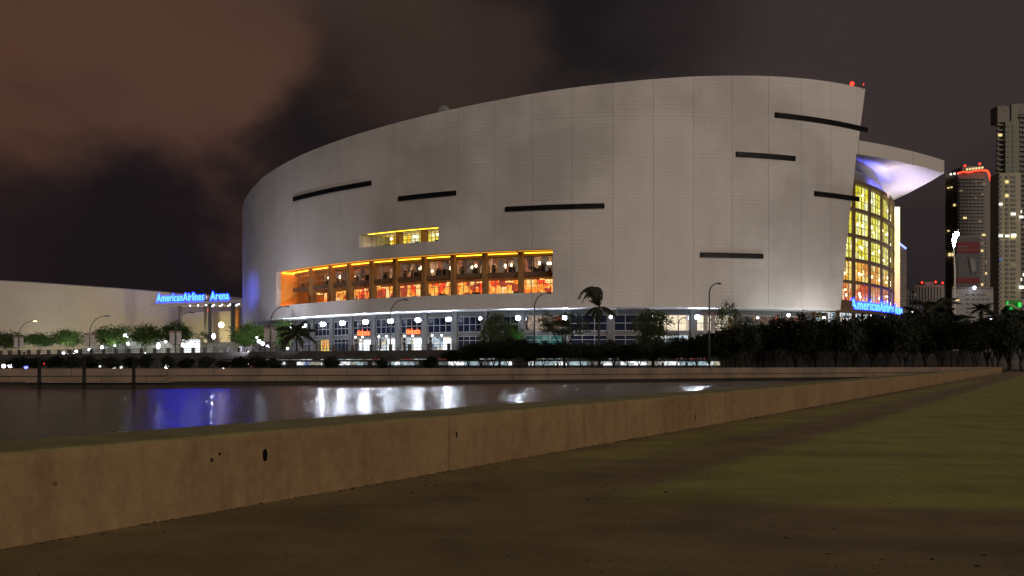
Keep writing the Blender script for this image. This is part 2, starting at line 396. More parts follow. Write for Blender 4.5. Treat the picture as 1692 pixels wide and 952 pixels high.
# lettering: every letter is a mesh of its own, built at size 1
FC = {}
def letter_mesh(ch, mname, off, ext, sxz=1):
    key = (ch, mname, off)
    if key in FC: return FC[key]
    cu = bpy.data.curves.new('t', 'FONT'); cu.body = ch; cu.size = 1; cu.offset = off; cu.extrude = ext; cu.resolution_u = 2
    ob = bpy.data.objects.new('t', cu); COL.objects.link(ob)
    dg = bpy.context.evaluated_depsgraph_get(); me = bpy.data.meshes.new_from_object(ob.evaluated_get(dg))
    bpy.data.objects.remove(ob)
    me.materials.clear(); me.materials.append(MT[mname]); xs = [v_.co.x for v_ in me.vertices]
    FC[key] = (me, min(xs), max(xs)); me.name = 'letter'
    return FC[key]
def sign_text(text, place, length, height, parent, core, edge, o1=.0, o2=.05):
    """place(t)->(point, rz) with t metres along the baseline; letters stand up, facing the viewer"""
    w = []
    for ch in text:
        if ch == ' ': w.append(.34); continue
        _, a, b = letter_mesh(ch, core, o1, .02); w.append(b-a+.11)
    k = length/sum(w); t = 0
    hs = height/.70
    for ch, ww in zip(text, w):
        if ch != ' ':
            me, a, b = letter_mesh(ch, core, o1, .02)
            p, rz = place(t+ww*k/2)
            nrm = Vector((math.sin(rz), -math.cos(rz), 0))
            o = link_mesh('letter', me, parent); o.location = p+nrm*.10
            Mx = Matrix.Translation(p+nrm*.12) @ Matrix.Rotation(rz, 4, 'Z') @ Matrix.Rotation(R_(90), 4, 'X') @ Matrix.Diagonal((k, hs, 1, 1)) @ Matrix.Translation((-(a+b)/2, 0, 0))
            o.matrix_world = Mx
            me2, a2, b2 = letter_mesh(ch, edge, o2, .05)
            o2_ = link_mesh('letter_edge', me2, o)
            o2_.matrix_parent_inverse = Matrix.Identity(4); o2_.location = (0, 0, -.11)
        t += ww*k

# ------------------------------------------------------------------ arena plan curve
EC = (12.492, 246.283); EA, EB, ER = 97.398, 81.823, -1.19315
_pts = []
for i in range(2880):
    t = 2*math.pi*i/2880; a = EA*math.cos(t); b = EB*math.sin(t)
    _pts.append((EC[0]+a*math.cos(ER)-b*math.sin(ER), EC[1]+a*math.sin(ER)+b*math.cos(ER)))
pxs = [846+F*p[0]/p[1] for p in _pts]
i0 = min(range(2880), key=lambda i: pxs[i]); i1 = max(range(2880), key=lambda i: pxs[i])
dirn = 1 if _pts[(i0+40) % 2880][1] < _pts[i0][1] else -1
SV, XY = [], []
s_ = 0.0; prev = None
for k in range(-420, 2880-430):
    p = _pts[(i0+dirn*k) % 2880]
    if prev: s_ += math.hypot(p[0]-prev[0], p[1]-prev[1])
    SV.append(s_); XY.append(p); prev = p
    if k == 0: sref = s_
SV = [q-sref for q in SV]
def EP(s, off=0):
    i = max(1, min(len(SV)-2, bisect_left(SV, s))); a, b = XY[i-1], XY[i]
    t = (s-SV[i-1])/(SV[i]-SV[i-1]); tx, ty = b[0]-a[0], b[1]-a[1]; l = math.hypot(tx, ty)
    nx, ny = -ty/l, tx/l                      # inward
    return Vector((a[0]+tx*t+nx*off, a[1]+ty*t+ny*off))
def EN(s):
    a = EP(s-.5); b = EP(s+.5); d = (b-a).normalized(); return Vector((d.y, -d.x)), math.atan2(d.y, d.x)   # outward, tangent angle
def s_at(px, off=0, lo=0.5, hi=185):
    for _ in range(50):
        m_ = (lo+hi)/2; q = EP(m_, off)
        if 846+F*q.x/q.y < px: lo = m_
        else: hi = m_
    return lo
def e3(s, off, z): q = EP(s, off); return Vector((q.x, q.y, z))
ZT = [(-60, 37.4), (4.7, 39.3), (12.1, 39.9), (25.4, 40.8), (31.5, 41.45), (42.1, 42.1), (53.1, 42.8), (64.9, 43.5), (78.1, 44.35), (88.5, 45.1), (99.1, 45.95), (107.5, 46.75), (118.9, 47.66), (132.3, 48.8), (145.2, 49.7), (158.2, 50.36), (169, 50.65), (190, 50.7)]
def lerp_t(T, s):
    for (a, x_), (b, y_) in zip(T, T[1:]):
        if s <= b: return x_+(y_-x_)*max(0, s-a)/(b-a)
    return T[-1][1]
def ztop(s): return lerp_t(ZT, s)
def s_end(z): return 162.0+(z-10.5)/(50.6-10.5)*7.0-.5*math.sin(math.pi*(z-10.5)/40.1)
ZB = 10.55

ar = thing('arena_building', 'huge white oval arena with curved panelled wall, dark slots and orange lit balcony', 'building')
BIG = (s_at(457), s_at(913), 13.05, 20.3)
SML = (s_at(594), s_at(724), 22.6, 25.15)
holes = [BIG, SML]
rows = [ZB, 13.05, 16.7, 20.3, 22.6, 25.15, 28.55, 31.95, 35.35, 38.75, 42.15, 45.55, 48.9, 55]
seam0 = 112.4; PW = 6.74
def curved_block(mb, s0, s1, z0a, z1a, off0, off1, n=5, z1b=None, s1top=None, mi=0):
    """solid block between arc positions; z1 can vary (z1a at s0 -> z1b at s1); the far end may lean (s1top)"""
    vs = []
    for i in range(n+1):
        t = i/n
        for top in (0, 1):
            se = s1 if (not top or s1top is None) else s1top
            s = s0+(se-s0)*t
            zz = z0a if not top else (z1a+((z1b if z1b is not None else z1a)-z1a)*t)
            for of in (off0, off1): vs.append(e3(s, of, zz))
    fs = []
    for i in range(n):
        a = i*4; b = a+4
        fs += [(a, b, b+2, a+2), (a+1, a+3, b+3, b+1), (a+2, b+2, b+3, a+3), (a, a+1, b+1, b)]
    fs += [(0, 2, 3, 1), (n*4, n*4+1, n*4+3, n*4+2)]
    mb.add(vs, fs, mi)
def spans(sa, sb, z0, z1):
    out = [(sa, sb)]
    for h0, h1, y0, y1 in holes:
        if z0 < y1-.01 and z1 > y0+.01:
            nw = []
            for a, b in out:
                if a < h0: nw.append((a, min(b, h0)))
                if b > h1: nw.append((max(a, h1), b))
            out = [q for q in nw if q[1]-q[0] > .05]
    return out
G_ = .02; GV = .004
for k in range(-17, 9):
    sa, sb = seam0+k*PW, seam0+(k+1)*PW
    for z0, z1 in zip(rows, rows[1:]):
        if sb < -1: continue
        if z0 > min(ztop(sa), ztop(sb))-.3: continue
        last = z1 > min(ztop(sa), ztop(sb))-.35
        za, zb = (ztop(sa), ztop(sb)) if last else (z1, z1)
        e0 = s_end(z0); e1 = s_end(min(z1, za))
        if sa > min(e0, e1)-.2: continue
        sb0, sb1 = min(sb, e0), min(sb, e1)
        for a, b in spans(sa, sb, z0, z1):
            bb0 = min(b, e0); bb1 = min(b, e1)
            mb = MB(); curved_block(mb, a+G_, bb0-G_, z0+GV, za-(0 if last else GV), 0, .14, 5, zb-(0 if last else GV), bb1-G_)
            mb.build('cladding_panel', 'cladding', ar)
# backing wall behind the panels (with the same openings)
mb = MB(); s = -70.0
cuts = sorted(set([-70+i*3.5 for i in range(66)]+[BIG[0], BIG[1], SML[0], SML[1]]))
for a, b in zip(cuts, cuts[1:]):
    if a >= 161.4: break
    zs = [ZB+.03, BIG[2], BIG[3], SML[2], SML[3], min(ztop(a), ztop(b))-.12]
    for z0, z1 in zip(zs, zs[1:]):
        if not spans(a, b, z0, z1): continue
        b2 = min(b, s_end(z0)-.05)
        curved_block(mb, a, b2, z0, z1, .16, .9, 1)
# leaning end return
for i in range(10):
    z0 = ZB+.1+i*4.0; z1 = min(z0+4.0, 50.3)
    curved_block(mb, 161.2, s_end(z0)-.06, z0, z1, .16, .9, 1, s1top=s_end(z1)-.06)
mb.build('backing_wall', 'clad_back', ar)
# louvre bars
for pa, pb, z in ((486, 614, 34.25), (660, 754, 30.7), (836, 999, 27.3), (1157, 1260, 19.2), (1216, 1313, 36.15), (1280, 1431.5, 43.25), (1345, 1418, 30.5)):
    a = s_at(pa); b = s_at(pb)
    mb = MB(); curved_block(mb, a, b, z-.40, z+.40, -.32, .0, 10)
    o = mb.build('louvre_bar', 'bar_black', ar)
    mb = MB()
    for q in range(4): curved_block(mb, a+.1, b-.1, z-.34+q*.2, z-.27+q*.2, -.37, -.31, 8)
    mb.build('louvre_blade', 'dark_metal', o)
# soffit, roof, bowl behind
mb = MB(); curved_block(mb, -70, 161.0, ZB-.12, ZB, .05, 7.0, 60); mb.build('soffit', 'soffit_metal', ar)
mb = MB()
ring = [EP(s, 8) for s in [-70+i*5 for i in range(int((SV[-1]+70)/5))]]
mb.prism([(p.x, p.y) for p in ring], 30, 38.5); mb.build('roof', 'roof_grey', ar)

# ---- glazed balcony bays
def glazing(parent, s0, s1, off, z0, z1, nv, hs, fm, pane='glass_clear', w=.09):
    fr = MB()
    for i in range(nv+1):
        s = s0+(s1-s0)*i/nv; s = min(max(s, s0+w/2), s1-w/2)
        curved_block(fr, s-w/2, s+w/2, z0, z1, off-.06, off+.06, 1)
    for h in [0]+list(hs)+[1]:
        z = z0+(z1-z0)*h; z = min(max(z, z0+w/2), z1-w/2)
        curved_block(fr, s0, s1, z-w/2, z+w/2, off-.05, off+.05, 3)
    wn = fr.build('window', fm, parent)
    pm = MB(); curved_block(pm, s0+.05, s1-.05, z0+.05, z1-.05, off-.015, off+.015, 3); pm.build('pane', pane, wn)
    return wn
lam_small = sph(1., 8, 5).mesh('bulb', 'bulb_warm')
def big_recess():
    a, b, z0, z1 = BIG; D = 4.6
    zf = z0-.25
    mb = MB()   # floor slab, soffit slab, jambs
    curved_block(mb, a-.3, b+.3, zf-.25, zf, .9, 14, 30); mb.build('balcony_floor', 'spandrel_brown', ar)
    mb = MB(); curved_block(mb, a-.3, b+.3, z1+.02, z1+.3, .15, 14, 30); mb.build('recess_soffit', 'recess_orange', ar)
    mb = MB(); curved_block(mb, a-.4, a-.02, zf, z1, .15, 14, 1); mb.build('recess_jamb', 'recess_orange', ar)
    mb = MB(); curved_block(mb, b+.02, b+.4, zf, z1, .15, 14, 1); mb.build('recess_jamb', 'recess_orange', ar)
    cols = [s_at(p, D-.9) for p in (516, 548.5, 579, 616, 655, 702, 750, 802, 861)]
    for c in cols:
        mb = MB(); curved_block(mb, c-.42, c+.42, zf, z1, D-1.5, D-.2, 1); mb.build('column', 'column_brown', ar)
    edges = [s_at(490, D)]+cols+[b]
    # mid floor beam
    zm0, zm1 = 16.25, 17.0
    mb = MB(); curved_block(mb, edges[0]-1.2, b, zm0, zm1, D-1.0, D+.3, 34); mb.build('spandrel_beam', 'spandrel_brown', ar)
    mb = MB(); curved_block(mb, edges[0]-1.2, b, z1-.55, z1, D-.6, D+.3, 34); mb.build('head_beam', 'spandrel_brown', ar)
    mb = MB(); curved_block(mb, edges[0]-1.2, b, zm0, zm1-.2, D+.3, 12, 34); mb.build('upper_floor', 'spandrel_brown', ar)
    # rail on the first bay
    mb = MB(); r0 = edges[0]-1.2
    mb2 = MB()
    for i in range(9):
        s = r0+(cols[0]-r0)*i/8; curved_block(mb2, s-.03, s+.03, zm1, zm1+1.1, D-1., D-.94, 1)
    curved_block(mb2, r0, cols[0], zm1+1.1, zm1+1.18, D-1.02, D-.9, 4); mb2.build('railing', 'column_brown', ar)
    for i in range(len(edges)-1):
        s0 = edges[i]+(.45 if i else 0); s1 = edges[i+1]-.45 if i < len(edges)-2 else edges[i+1]-.05
        r = random.Random(i*5+1)
        glazing(ar, s0, s1, D, zf, zm0, 5, (.62,), 'mullion_warm', w=.08)
        glazing(ar, s0, s1, D, zm1, z1-.55, 4, (.35, .8) if i % 3 else (.42, .86), 'mullion_warm', w=.07)
        # rooms
        mb = MB(); curved_block(mb, s0-.4, s1+.4, zf, zm0, 10.5, 10.7, 2)
        mb.build('room_wall', 'room_orange', ar)
        mb = MB(); curved_block(mb, s0-.4, s1+.4, zm1-.1, z1, 10.5, 10.7, 2); mb.build('room_wall', 'room_dim', ar)
        # counters, tables, door leaves seen as dark shapes
        mb = MB()
        for q in range(5):
            s = s0+(s1-s0)*r.uniform(.05, .9); w = r.uniform(.4, 1.1)
            curved_block(mb, s, s+w, zf, zf+r.uniform(.7, 1.25), D+1.2+r.random()*2, D+1.8+r.random()*2, 1)
            s = s0+(s1-s0)*r.uniform(.05, .9)
            curved_block(mb, s, s+r.uniform(.3, .8), zm1-.1, zm1+r.uniform(.6, 1.3), D+.8, D+1.4, 1)
        for q in range(2):
            s = s0+(s1-s0)*r.uniform(.1, .8); curved_block(mb, s, s+.9, zm1-.1, zm1+2.1, 10.3, 10.4, 1)
        mb.build('furniture', 'furniture', ar)
        # sconces and pendants
        for q in range(r.choice((1, 2, 2, 3)) if i < 7 else 3):
            s = s0+(s1-s0)*r.uniform(.15, .85); o = link_mesh('pendant_lamp', lam_small, ar, e3(s, r.uniform(7, 9.5), zm1+r.uniform(1.3, 2.2)), sc=(.20, .20, r.uniform(.25, .5)))
        for q in range(2):
            s = s0+(s1-s0)*r.uniform(.15, .6); z = zm0-.35-r.random()*.4; w = r.uniform(.8, 2)
            mb = MB(); curved_block(mb, s, min(s1, s+w), z, z+.12, 6.5+q*2, 6.8+q*2, 1); mb.build('ceiling_tube', 'tube_warm', ar)
        mb = MB(); curved_block(mb, s0+.2, s1-.2, z1-.16, z1-.06, D-1.15, D-1.0, 3)
        mb.build('cove_light', 'tube_orange' if i < 4 else 'tube_yellow', ar)
        mb = MB(); curved_block(mb, s0-.3, s1+.3, z1-.03, z1+.015, 1.1, 1.5, 3)  # second strip row added to brighten the soffit band
        mb.build('cove_light', 'tube_fill', ar)  # added fill strip, not part of the cove lighting
    mb = MB(); curved_block(mb, a+.4, a+.6, zf+.05, zf+.25, 1.2, 3.8, 1); mb.build('floor_light', 'tube_orange', ar)
    mb = MB(); curved_block(mb, a+.15, a+.3, z1-.3, z1-.15, 1.2, 3.8, 1); mb.build('cove_light', 'tube_orange', ar)
big_recess()
def small_recess():
    a, b, z0, z1 = SML; D = 3.0; zf = z0-.15
    for nm, zz0, zz1 in (('balcony_floor', zf-.25, zf), ('recess_soffit', z1+.02, z1+.25)):
        mb = MB(); curved_block(mb, a-.3, b+.3, zz0, zz1, .15 if nm != 'balcony_floor' else .9, 9, 8); mb.build(nm, 'white_plaster', ar)
    for q, m_ in ((a-.3, 'white_plaster'), (b+.02, 'white_plaster')):
        mb = MB(); curved_block(mb, q, q+.28, zf, z1, .15, 9, 1); mb.build('recess_jamb', m_, ar)
    cols = [s_at(p, D-.5) for p in (660, 701)]
    for c in cols:
        mb = MB(); curved_block(mb, c-.45, c+.45, zf, z1, D-1.0, D, 1); mb.build('column', 'column_brown', ar)
    ed = [s_at(622, D)]+cols+[b]
    mb = MB(); curved_block(mb, a, ed[0], zf, z1, D, D+.2, 3); mb.build('recess_wall', 'white_plaster', ar)
    for i in range(3):
        glazing(ar, ed[i]+(.45 if i else 0), ed[i+1]-(.45 if i < 2 else 0), D, zf, z1-.2, 5, (.5,), 'mullion_yellow', w=.08)
        mb = MB(); curved_block(mb, ed[i]-.3, ed[i+1]+.3, zf, z1, 7, 7.2, 2); mb.build('room_wall', 'room_yellow', ar)
        for q in range(2):
            link_mesh('pendant_lamp', lam_small, ar, e3(ed[i]+(ed[i+1]-ed[i])*(.3+.4*q), 5, z1-.6), sc=(.3, .3, .2))
    mb = MB()
    for s in (ed[0]+1, ed[1]+2.5, ed[2]+1.3): curved_block(mb, s, s+.7, zf, zf+1.0, 4, 4.6, 1)
    mb.build('furniture', 'furniture', ar)
    mb = MB(); curved_block(mb, a+1.2, b-.5, z1-.12, z1-.04, 1.0, 1.1, 8); mb.build('cove_light', 'tube_yellow', ar)
    link_mesh('floor_light', sph(1., 8, 5).mesh('bulb', 'bulb_warm'), ar, e3(a+1.2, 2.2, zf+.15), sc=(.16, .16, .12))
small_recess()

# ---- ground floor behind the lamps
GO = 6.0; DZ = 3.2
lamps = [480, 511.6, 543, 575, 612.8, 653.5, 698, 747.7, 797.9, 859.7, 935, 1009, 1078, 1148, 1222, 1300, 1368]
LS = [s_at(p, GO-.9) for p in lamps]
lmp = MB().sphere((0, 0, 0), .40, 0, 12, 8).mesh('wall_lamp', 'lamp_white'); lmp.shade_smooth()
lmp2 = MB().sphere((0, 0, 0), .28, 0, 12, 8).mesh('wall_lamp', 'lamp_soft'); lmp2.shade_smooth()
house_m = MB().tube([(0, .03, 0), (0, .22, 0)], .43, 12).mesh('lamp_housing', 'dark_metal')
lens_m = MB().tube([(0, -.02, 0), (0, .02, 0)], .36, 12).mesh('lens', 'flood_lens')
for i, s in enumerate(LS):
    mb = MB(); curved_block(mb, s-.65, s+.65, DZ, ZB-.13, GO-.45, GO+.4, 1); mb.build('pier', 'pier_concrete', ar)
    if 0 < i < 14:
        o = link_mesh('wall_lamp', lmp if i not in (8, 11, 12) else lmp2, ar, e3(s, GO-2.0, 9.05))
        mb = MB(); mb.bar((0, 0, 0), tuple(e3(s, GO-.45, 9.2)-e3(s, GO-2.0, 9.05)), .12, .12); mb.build('bracket', 'dark_metal', o)
        if i not in (8, 11, 12):
            ln = link_mesh('lens', lens_m, o, tuple(Vector((EN(s)[0].x, EN(s)[0].y, -.12))*.52)); ln.rotation_euler = (R_(18), 0, EN(s)[1]); hs_ = link_mesh('lamp_housing', house_m, o, tuple(ln.location)); hs_.rotation_euler = ln.rotation_euler
edges = [s_at(440, GO)]+LS+[161.5]
for i in range(len(edges)-1):
    s0 = edges[i]+.65; s1 = edges[i+1]-.65
    if s1-s0 < 1: continue
    mb = MB()
    curved_block(mb, s0-.1, s1+.1, 6.05, 6.75, GO-.1, GO+.3, 3); mb.build('spandrel', 'ground_floor_wall', ar); mb = MB()
    curved_block(mb, s0-.1, s1+.1, 9.55, ZB-.13, GO-.1, GO+.3, 3); mb.build('spandrel', 'ground_floor_wall', ar)
    pm = 'glass_dark'
    p_mid = (846+F*EP((s0+s1)/2, GO).x/EP((s0+s1)/2, GO).y)
    if 1085 < p_mid < 1240: up = 'room_cream'
    elif 860 < p_mid < 900: up = 'room_porch'
    elif p_mid > 1240: up = 'room_porch'
    else: up = None
    nv = 4 if p_mid < 860 else 3
    glazing(ar, s0, s1, GO, 6.75, 9.55, nv, (.48,), 'mullion_white', pm if up is None else 'glass_clear', w=.11)
    if up:
        mb = MB(); curved_block(mb, s0-.2, s1+.2, 6.6, 9.6, GO+2.5, GO+2.7, 2); mb.build('room_wall', up, ar)
    lit = 575 <= p_mid <= 760
    low = 'room_white' if lit else ('room_teal' if 860 < p_mid < 940 else ('room_amber' if 530 < p_mid < 560 else ('room_white' if 1085 < p_mid < 1140 else None)))
    glazing(ar, s0, s1, GO, DZ, 6.05, nv, (.72,), 'mullion_white', 'glass_dark' if low is None else 'glass_clear', w=.11)
    if low:
        mb = MB(); curved_block(mb, s0-.2, s1+.2, DZ, 6.0, GO+1.5, GO+1.7, 2); mb.build('room_wall', low, ar)
    if lit:
        for q in (.3, .68):
            o = link_mesh('canopy_lamp', lmp2, ar, e3(s0+(s1-s0)*q, GO-.9, 6.25)); o.scale = (.55, .55, .55)
        mb = MB(); curved_block(mb, s1-1.3, s1+.1, DZ, 5.7, GO-1.1, GO-.3, 1); mb.build('lit_kiosk', 'glow_white', ar)
# tickets signs
for p, px0, px1 in ((600, 590.5, 611.5), (683, 671.5, 694.5)):
    s0, s1 = s_at(px0, GO-.5), s_at(px1, GO-.5)
    t = thing('ticket_sign', 'red neon tickets sign over the lit doors, %s' % ('nearer the palm at left' if p == 600 else 'right one, nearest the lamps and leafy tree'), 'sign', 'tickets signs on the arena front')
    def place(u, s0=s0): q = EP(s0+u, GO-.5); return Vector((q.x, q.y, 6.62)), EN(s0+u)[1]
    sign_text('tickets', place, s1-s0, 1.0, t, 'sign_redcore', 'sign_red', .01, .055)
    mb = MB(); curved_block(mb, s0-.1, s1+.1, 6.42, 6.52, GO-.55, GO-.12, 3); mb.build('sign_rail', 'dark_metal', t)

# ---- glass drum at the right end
CC = Vector((10.2, 231.0)); CR = 80.0
def dp(ang, r, z): return Vector((CC.x+r*math.cos(ang), CC.y+r*math.sin(ang), z))
def ang_at(px, r=CR):
    best = None
    # search near side from the front (-90deg) toward the tangent
    lo, hi = R_(-75), R_(-5)
    tx = [lo+(hi-lo)*i/4000 for i in range(4001)]
    pp = [846+F*dp(t, r, 0).x/dp(t, r, 0).y for t in tx]
    mi_ = max(range(4001), key=lambda i: pp[i])
    for i in range(mi_):
        if pp[i] >= px: return tx[i]
    return tx[mi_]
def arc_block(mb, a0, a1, z0, z1, r0, r1, n=4, mi=0):
    vs = []
    for i in range(n+1):
        t = a0+(a1-a0)*i/n
        for z in (z0, z1):
            for r in (r1, r0): vs.append(dp(t, r, z))
    fs = []
    for i in range(n):
        a = i*4; b = a+4
        fs += [(a, b, b+2, a+2), (a+1, a+3, b+3, b+1), (a+2, b+2, b+3, a+3), (a, a+1, b+1, b)]
    fs += [(0, 2, 3, 1), (n*4, n*4+1, n*4+3, n*4+2)]
    mb.add(vs, fs, mi)
atr = thing('glass_atrium', 'curved glass atrium lit yellow and orange at the right end of the arena', 'building')
pa = [ang_at(p) for p in (1384, 1410.5, 1437, 1456.5)]
stp = (pa[3]-pa[1])/2
A = [pa[0]-stp, pa[0], pa[1], pa[2], pa[3]]+[pa[3]+stp*i for i in range(1, 7)]
lev = [(30.7, 35.3, 'room_gold'), (25.7, 30.1, 'room_gold'), (21.1, 25.1, 'room_gold'), (16.8, 20.5, 'room_amber'), (13.0, 16.3, 'room_red'), (7.6, 11.0, 'room_white')]
for a in A:
    mb = MB(); w = .5/CR; arc_block(mb, a-w, a+w, DZ, 36.0, CR-.12, CR+.12, 1); mb.build('pier', 'spandrel_brown', atr)
bt = [DZ, 11.0, 12.9, 16.3, 16.8, 20.5, 21.1, 25.1, 25.7, 30.1, 30.7, 35.3, 36.1]
for z0, z1 in ((35.3, 36.0), (30.1, 30.7), (25.1, 25.7), (20.5, 21.1), (16.3, 16.8), (11.0, 13.0)):
    mb = MB(); arc_block(mb, A[0], A[-1], z0, z1, CR-.6, CR+.15, 30); mb.build('floor_band', 'spandrel_brown', atr)
for li, (z0, z1, rm) in enumerate(lev):
    for i in range(len(A)-1):
        a0, a1 = A[i]+.5/CR, A[i+1]-.5/CR
        fr = MB(); nv = 4
        for k in range(nv+1):
            t = a0+(a1-a0)*k/nv; arc_block(fr, t-.045/CR, t+.045/CR, z0, z1, CR-.2, CR-.08, 1)
        for h in (.33, .66): arc_block(fr, a0, a1, z0+(z1-z0)*h-.045, z0+(z1-z0)*h+.045, CR-.19, CR-.09, 2)
        wn = fr.build('window', 'mullion_yellow', atr)
        pm = MB(); arc_block(pm, a0, a1, z0, z1, CR-.16, CR-.12, 2); pm.build('pane', 'glass_clear', wn)
        mb = MB(); arc_block(mb, a0-.01, a1+.01, z0-.2, z1+.2, CR-1.3, CR-1.2, 2); mb.build('room_wall', rm, atr)
    if li < 5:
        for i in range(1, 7):
            rr = random.Random(li*9+i)
            for q in range(2):
                link_mesh('pendant_lamp', lam_small, atr, dp(A[i]+stp*rr.uniform(.2, .8), CR-.8, z0+(z1-z0)*rr.uniform(.3, .7)), sc=(.2, .2, .3))
mb = MB(); arc_block(mb, A[0], A[-1], 35.9, 38.9, CR-2.6, CR-2.3, 30)
x = NT('parapet_blue'); x.p.inputs['Base Color'].default_value = (.25, .25, .6, 1); x.p.inputs['Roughness'].default_value = .3
mb.build('glass_parapet', 'parapet_blue', atr)
mb = MB(); arc_block(mb, A[0], A[-1], 35.6, 35.9, CR-26, CR-.2, 30); mb.build('roof_terrace', 'roof_grey', atr)
mb = MB(); arc_block(mb, A[0], A[-1], DZ, 41, CR-30, CR-29, 30); mb.build('core_wall', 'white_plaster', atr)
# entrance ring canopy carrying the sign
mb = MB(); arc_block(mb, A[0], A[-1], 10.6, 11.2, CR-.2, CR+2.2, 30); mb.build('ring_canopy', 'spandrel_brown', atr)
# sign letters on the ring
sg = thing('curved_sign', 'blue neon sign lettering curving round the glass atrium at right', 'sign')
ra = CR+2.3
B0, B1, B2 = Vector((63.6, 171.6)), Vector((72.0, 176.6)), Vector((82.9, 193.5))
bez = [(B0*(1-t)**2+B1*2*t*(1-t)+B2*t*t) for t in [i/60 for i in range(61)]]
bl = [0]
for a, b in zip(bez, bez[1:]): bl.append(bl[-1]+(b-a).length)
def place(u):
    u = max(0, min(u, bl[-1]-.01)); i = max(1, bisect_left(bl, u)); t = (u-bl[i-1])/(bl[i]-bl[i-1]); q = bez[i-1]+(bez[i]-bez[i-1])*t; d = bez[i]-bez[i-1]
    return Vector((q.x, q.y, 11.45)), math.atan2(d.y, d.x)
sign_text('AmericanAirlines Arena', place, bl[-1], 1.9, sg, 'sign_core', 'sign_edge', .005, .07)
mb = MB()
for a, b in zip(bez[::5], bez[5::5]): mb.bar((a.x, a.y, 11.3), (b.x, b.y, 11.3), .2, .2)
mb.build('sign_rail', 'neon_red', sg)
for px, py, r_, hgt in ((1437, 524, .5, 1.7), (1421, 528, .3, .5), (1461, 527, .3, .6)):
    o = link_mesh('entrance_lamp', lmp, atr, P(px, py, 178)); o.scale = (r_*1.7, r_*1.7, hgt*1.5)
# fin wall, its lamp light painted as glow
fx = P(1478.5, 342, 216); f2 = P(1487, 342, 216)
mb = MB(); mb.prism([(fx.x, 216), (f2.x, 216), (f2.x+1.5, 226), (fx.x+1, 226)], DZ, fx.z); mb.build('lit_fin', 'fin_wash_glow', atr)
# roof canopy blade
cp = [(40, 168), (58, 170.3), (66.1, 173.6), (72.5, 177.2), (80.4, 182.6), (86, 186.9), (90.6, 190.8), (91.4, 197), (91.9, 202), (92.8, 213), (93.2, 222), (90, 240), (60, 252), (40, 235)]
x = NT('canopy_white'); x.p.inputs['Base Color'].default_value = (.62, .60, .57, 1); x.p.inputs['Roughness'].default_value = .6
mb = MB(); n = len(cp); bz = 41.05
cent = Vector((68, 205, 0))
inn = [(c_[0]*.45+cent.x*.55, c_[1]*.45+cent.y*.55) for c_ in cp]
vs = [(p[0], p[1], bz) for p in cp]+[(p[0], p[1], 43.7) for p in cp]+[(p[0], p[1], bz+.7) for p in inn]
mb.add(vs, [tuple(range(n, 2*n))]+[(i, (i+1) % n, n+(i+1) % n, n+i) for i in range(n)]+[((i+1) % n, i, 2*n+i, 2*n+(i+1) % n) for i in range(n)]+[tuple(range(2*n, 3*n))[::-1]])
mb.build('roof_canopy', 'canopy_white', atr)
mb = MB()
for i in (2, 4): mb.bar((cp[i][0], cp[i][1]-.02, bz), (cp[i][0], cp[i][1]-.02, 43.7), .06, .06)
mb.build('fascia_joint', 'tower_slab', atr)
# floodlights on the terrace washing the canopy underside
def flood(px, py, Y, col, en, aim, size=R_(100), parent=None, label=None):
    p = P(px, py, Y)
    l = bpy.data.lights.new('floodlight_beam', 'SPOT'); l.energy = en; l.color = col; l.spot_size = size; l.spot_blend = .8; l.shadow_soft_size = .4
    o = bpy.data.objects.new('floodlight_beam', l); COL.objects.link(o); o.location = p
    d = (Vector(aim)-p); o.rotation_euler = d.to_track_quat('-Z', 'Y').to_euler()
    return o
fl = [(X_, Y_) for X_ in (66, 72, 78, 84, 89) for Y_ in (180, 187, 194, 201, 208, 216) if Y_ > 175+(X_-66)*.72+3 and X_ < 90.5]
for (X_, Y_) in fl:
    rim = min(abs(Y_-(175+(X_-66)*.72))/14, (92-X_)/9, 1.0)
    rq = random.Random(int(X_*7+Y_)); cc = rq.choice(((.10, .10, 1), (.20, .06, 1), (.1, .3, 1), (.35, .15, 1)))
    col = tuple(a*(1-rim)+b*rim for a, b in zip((1, .86, .74), cc)); en = 800+500*rim if rim > .3 else 1000
    l = bpy.data.lights.new('flood_beam', 'SPOT'); l.energy = en*2.6; l.color = col; l.spot_size = R_(140); l.spot_blend = .9; l.shadow_soft_size = .8
    o = bpy.data.objects.new('flood_beam', l); COL.objects.link(o); o.location = (X_, Y_, 35.2); o.rotation_euler = (R_(180), 0, 0)
for ang in (-36, -31, -26):
    q = dp(R_(ang), CR-1.2, 36.0); l = bpy.data.lights.new('parapet_beam', 'SPOT'); l.energy = 4200; l.color = (.12, .12, 1); l.spot_size = R_(150); l.shadow_soft_size = .2
    o = bpy.data.objects.new('parapet_beam', l); COL.objects.link(o); o.location = q; o.rotation_euler = Vector((-math.cos(R_(ang)), -math.sin(R_(ang)), .6)).to_track_quat('-Z', 'Y').to_euler()

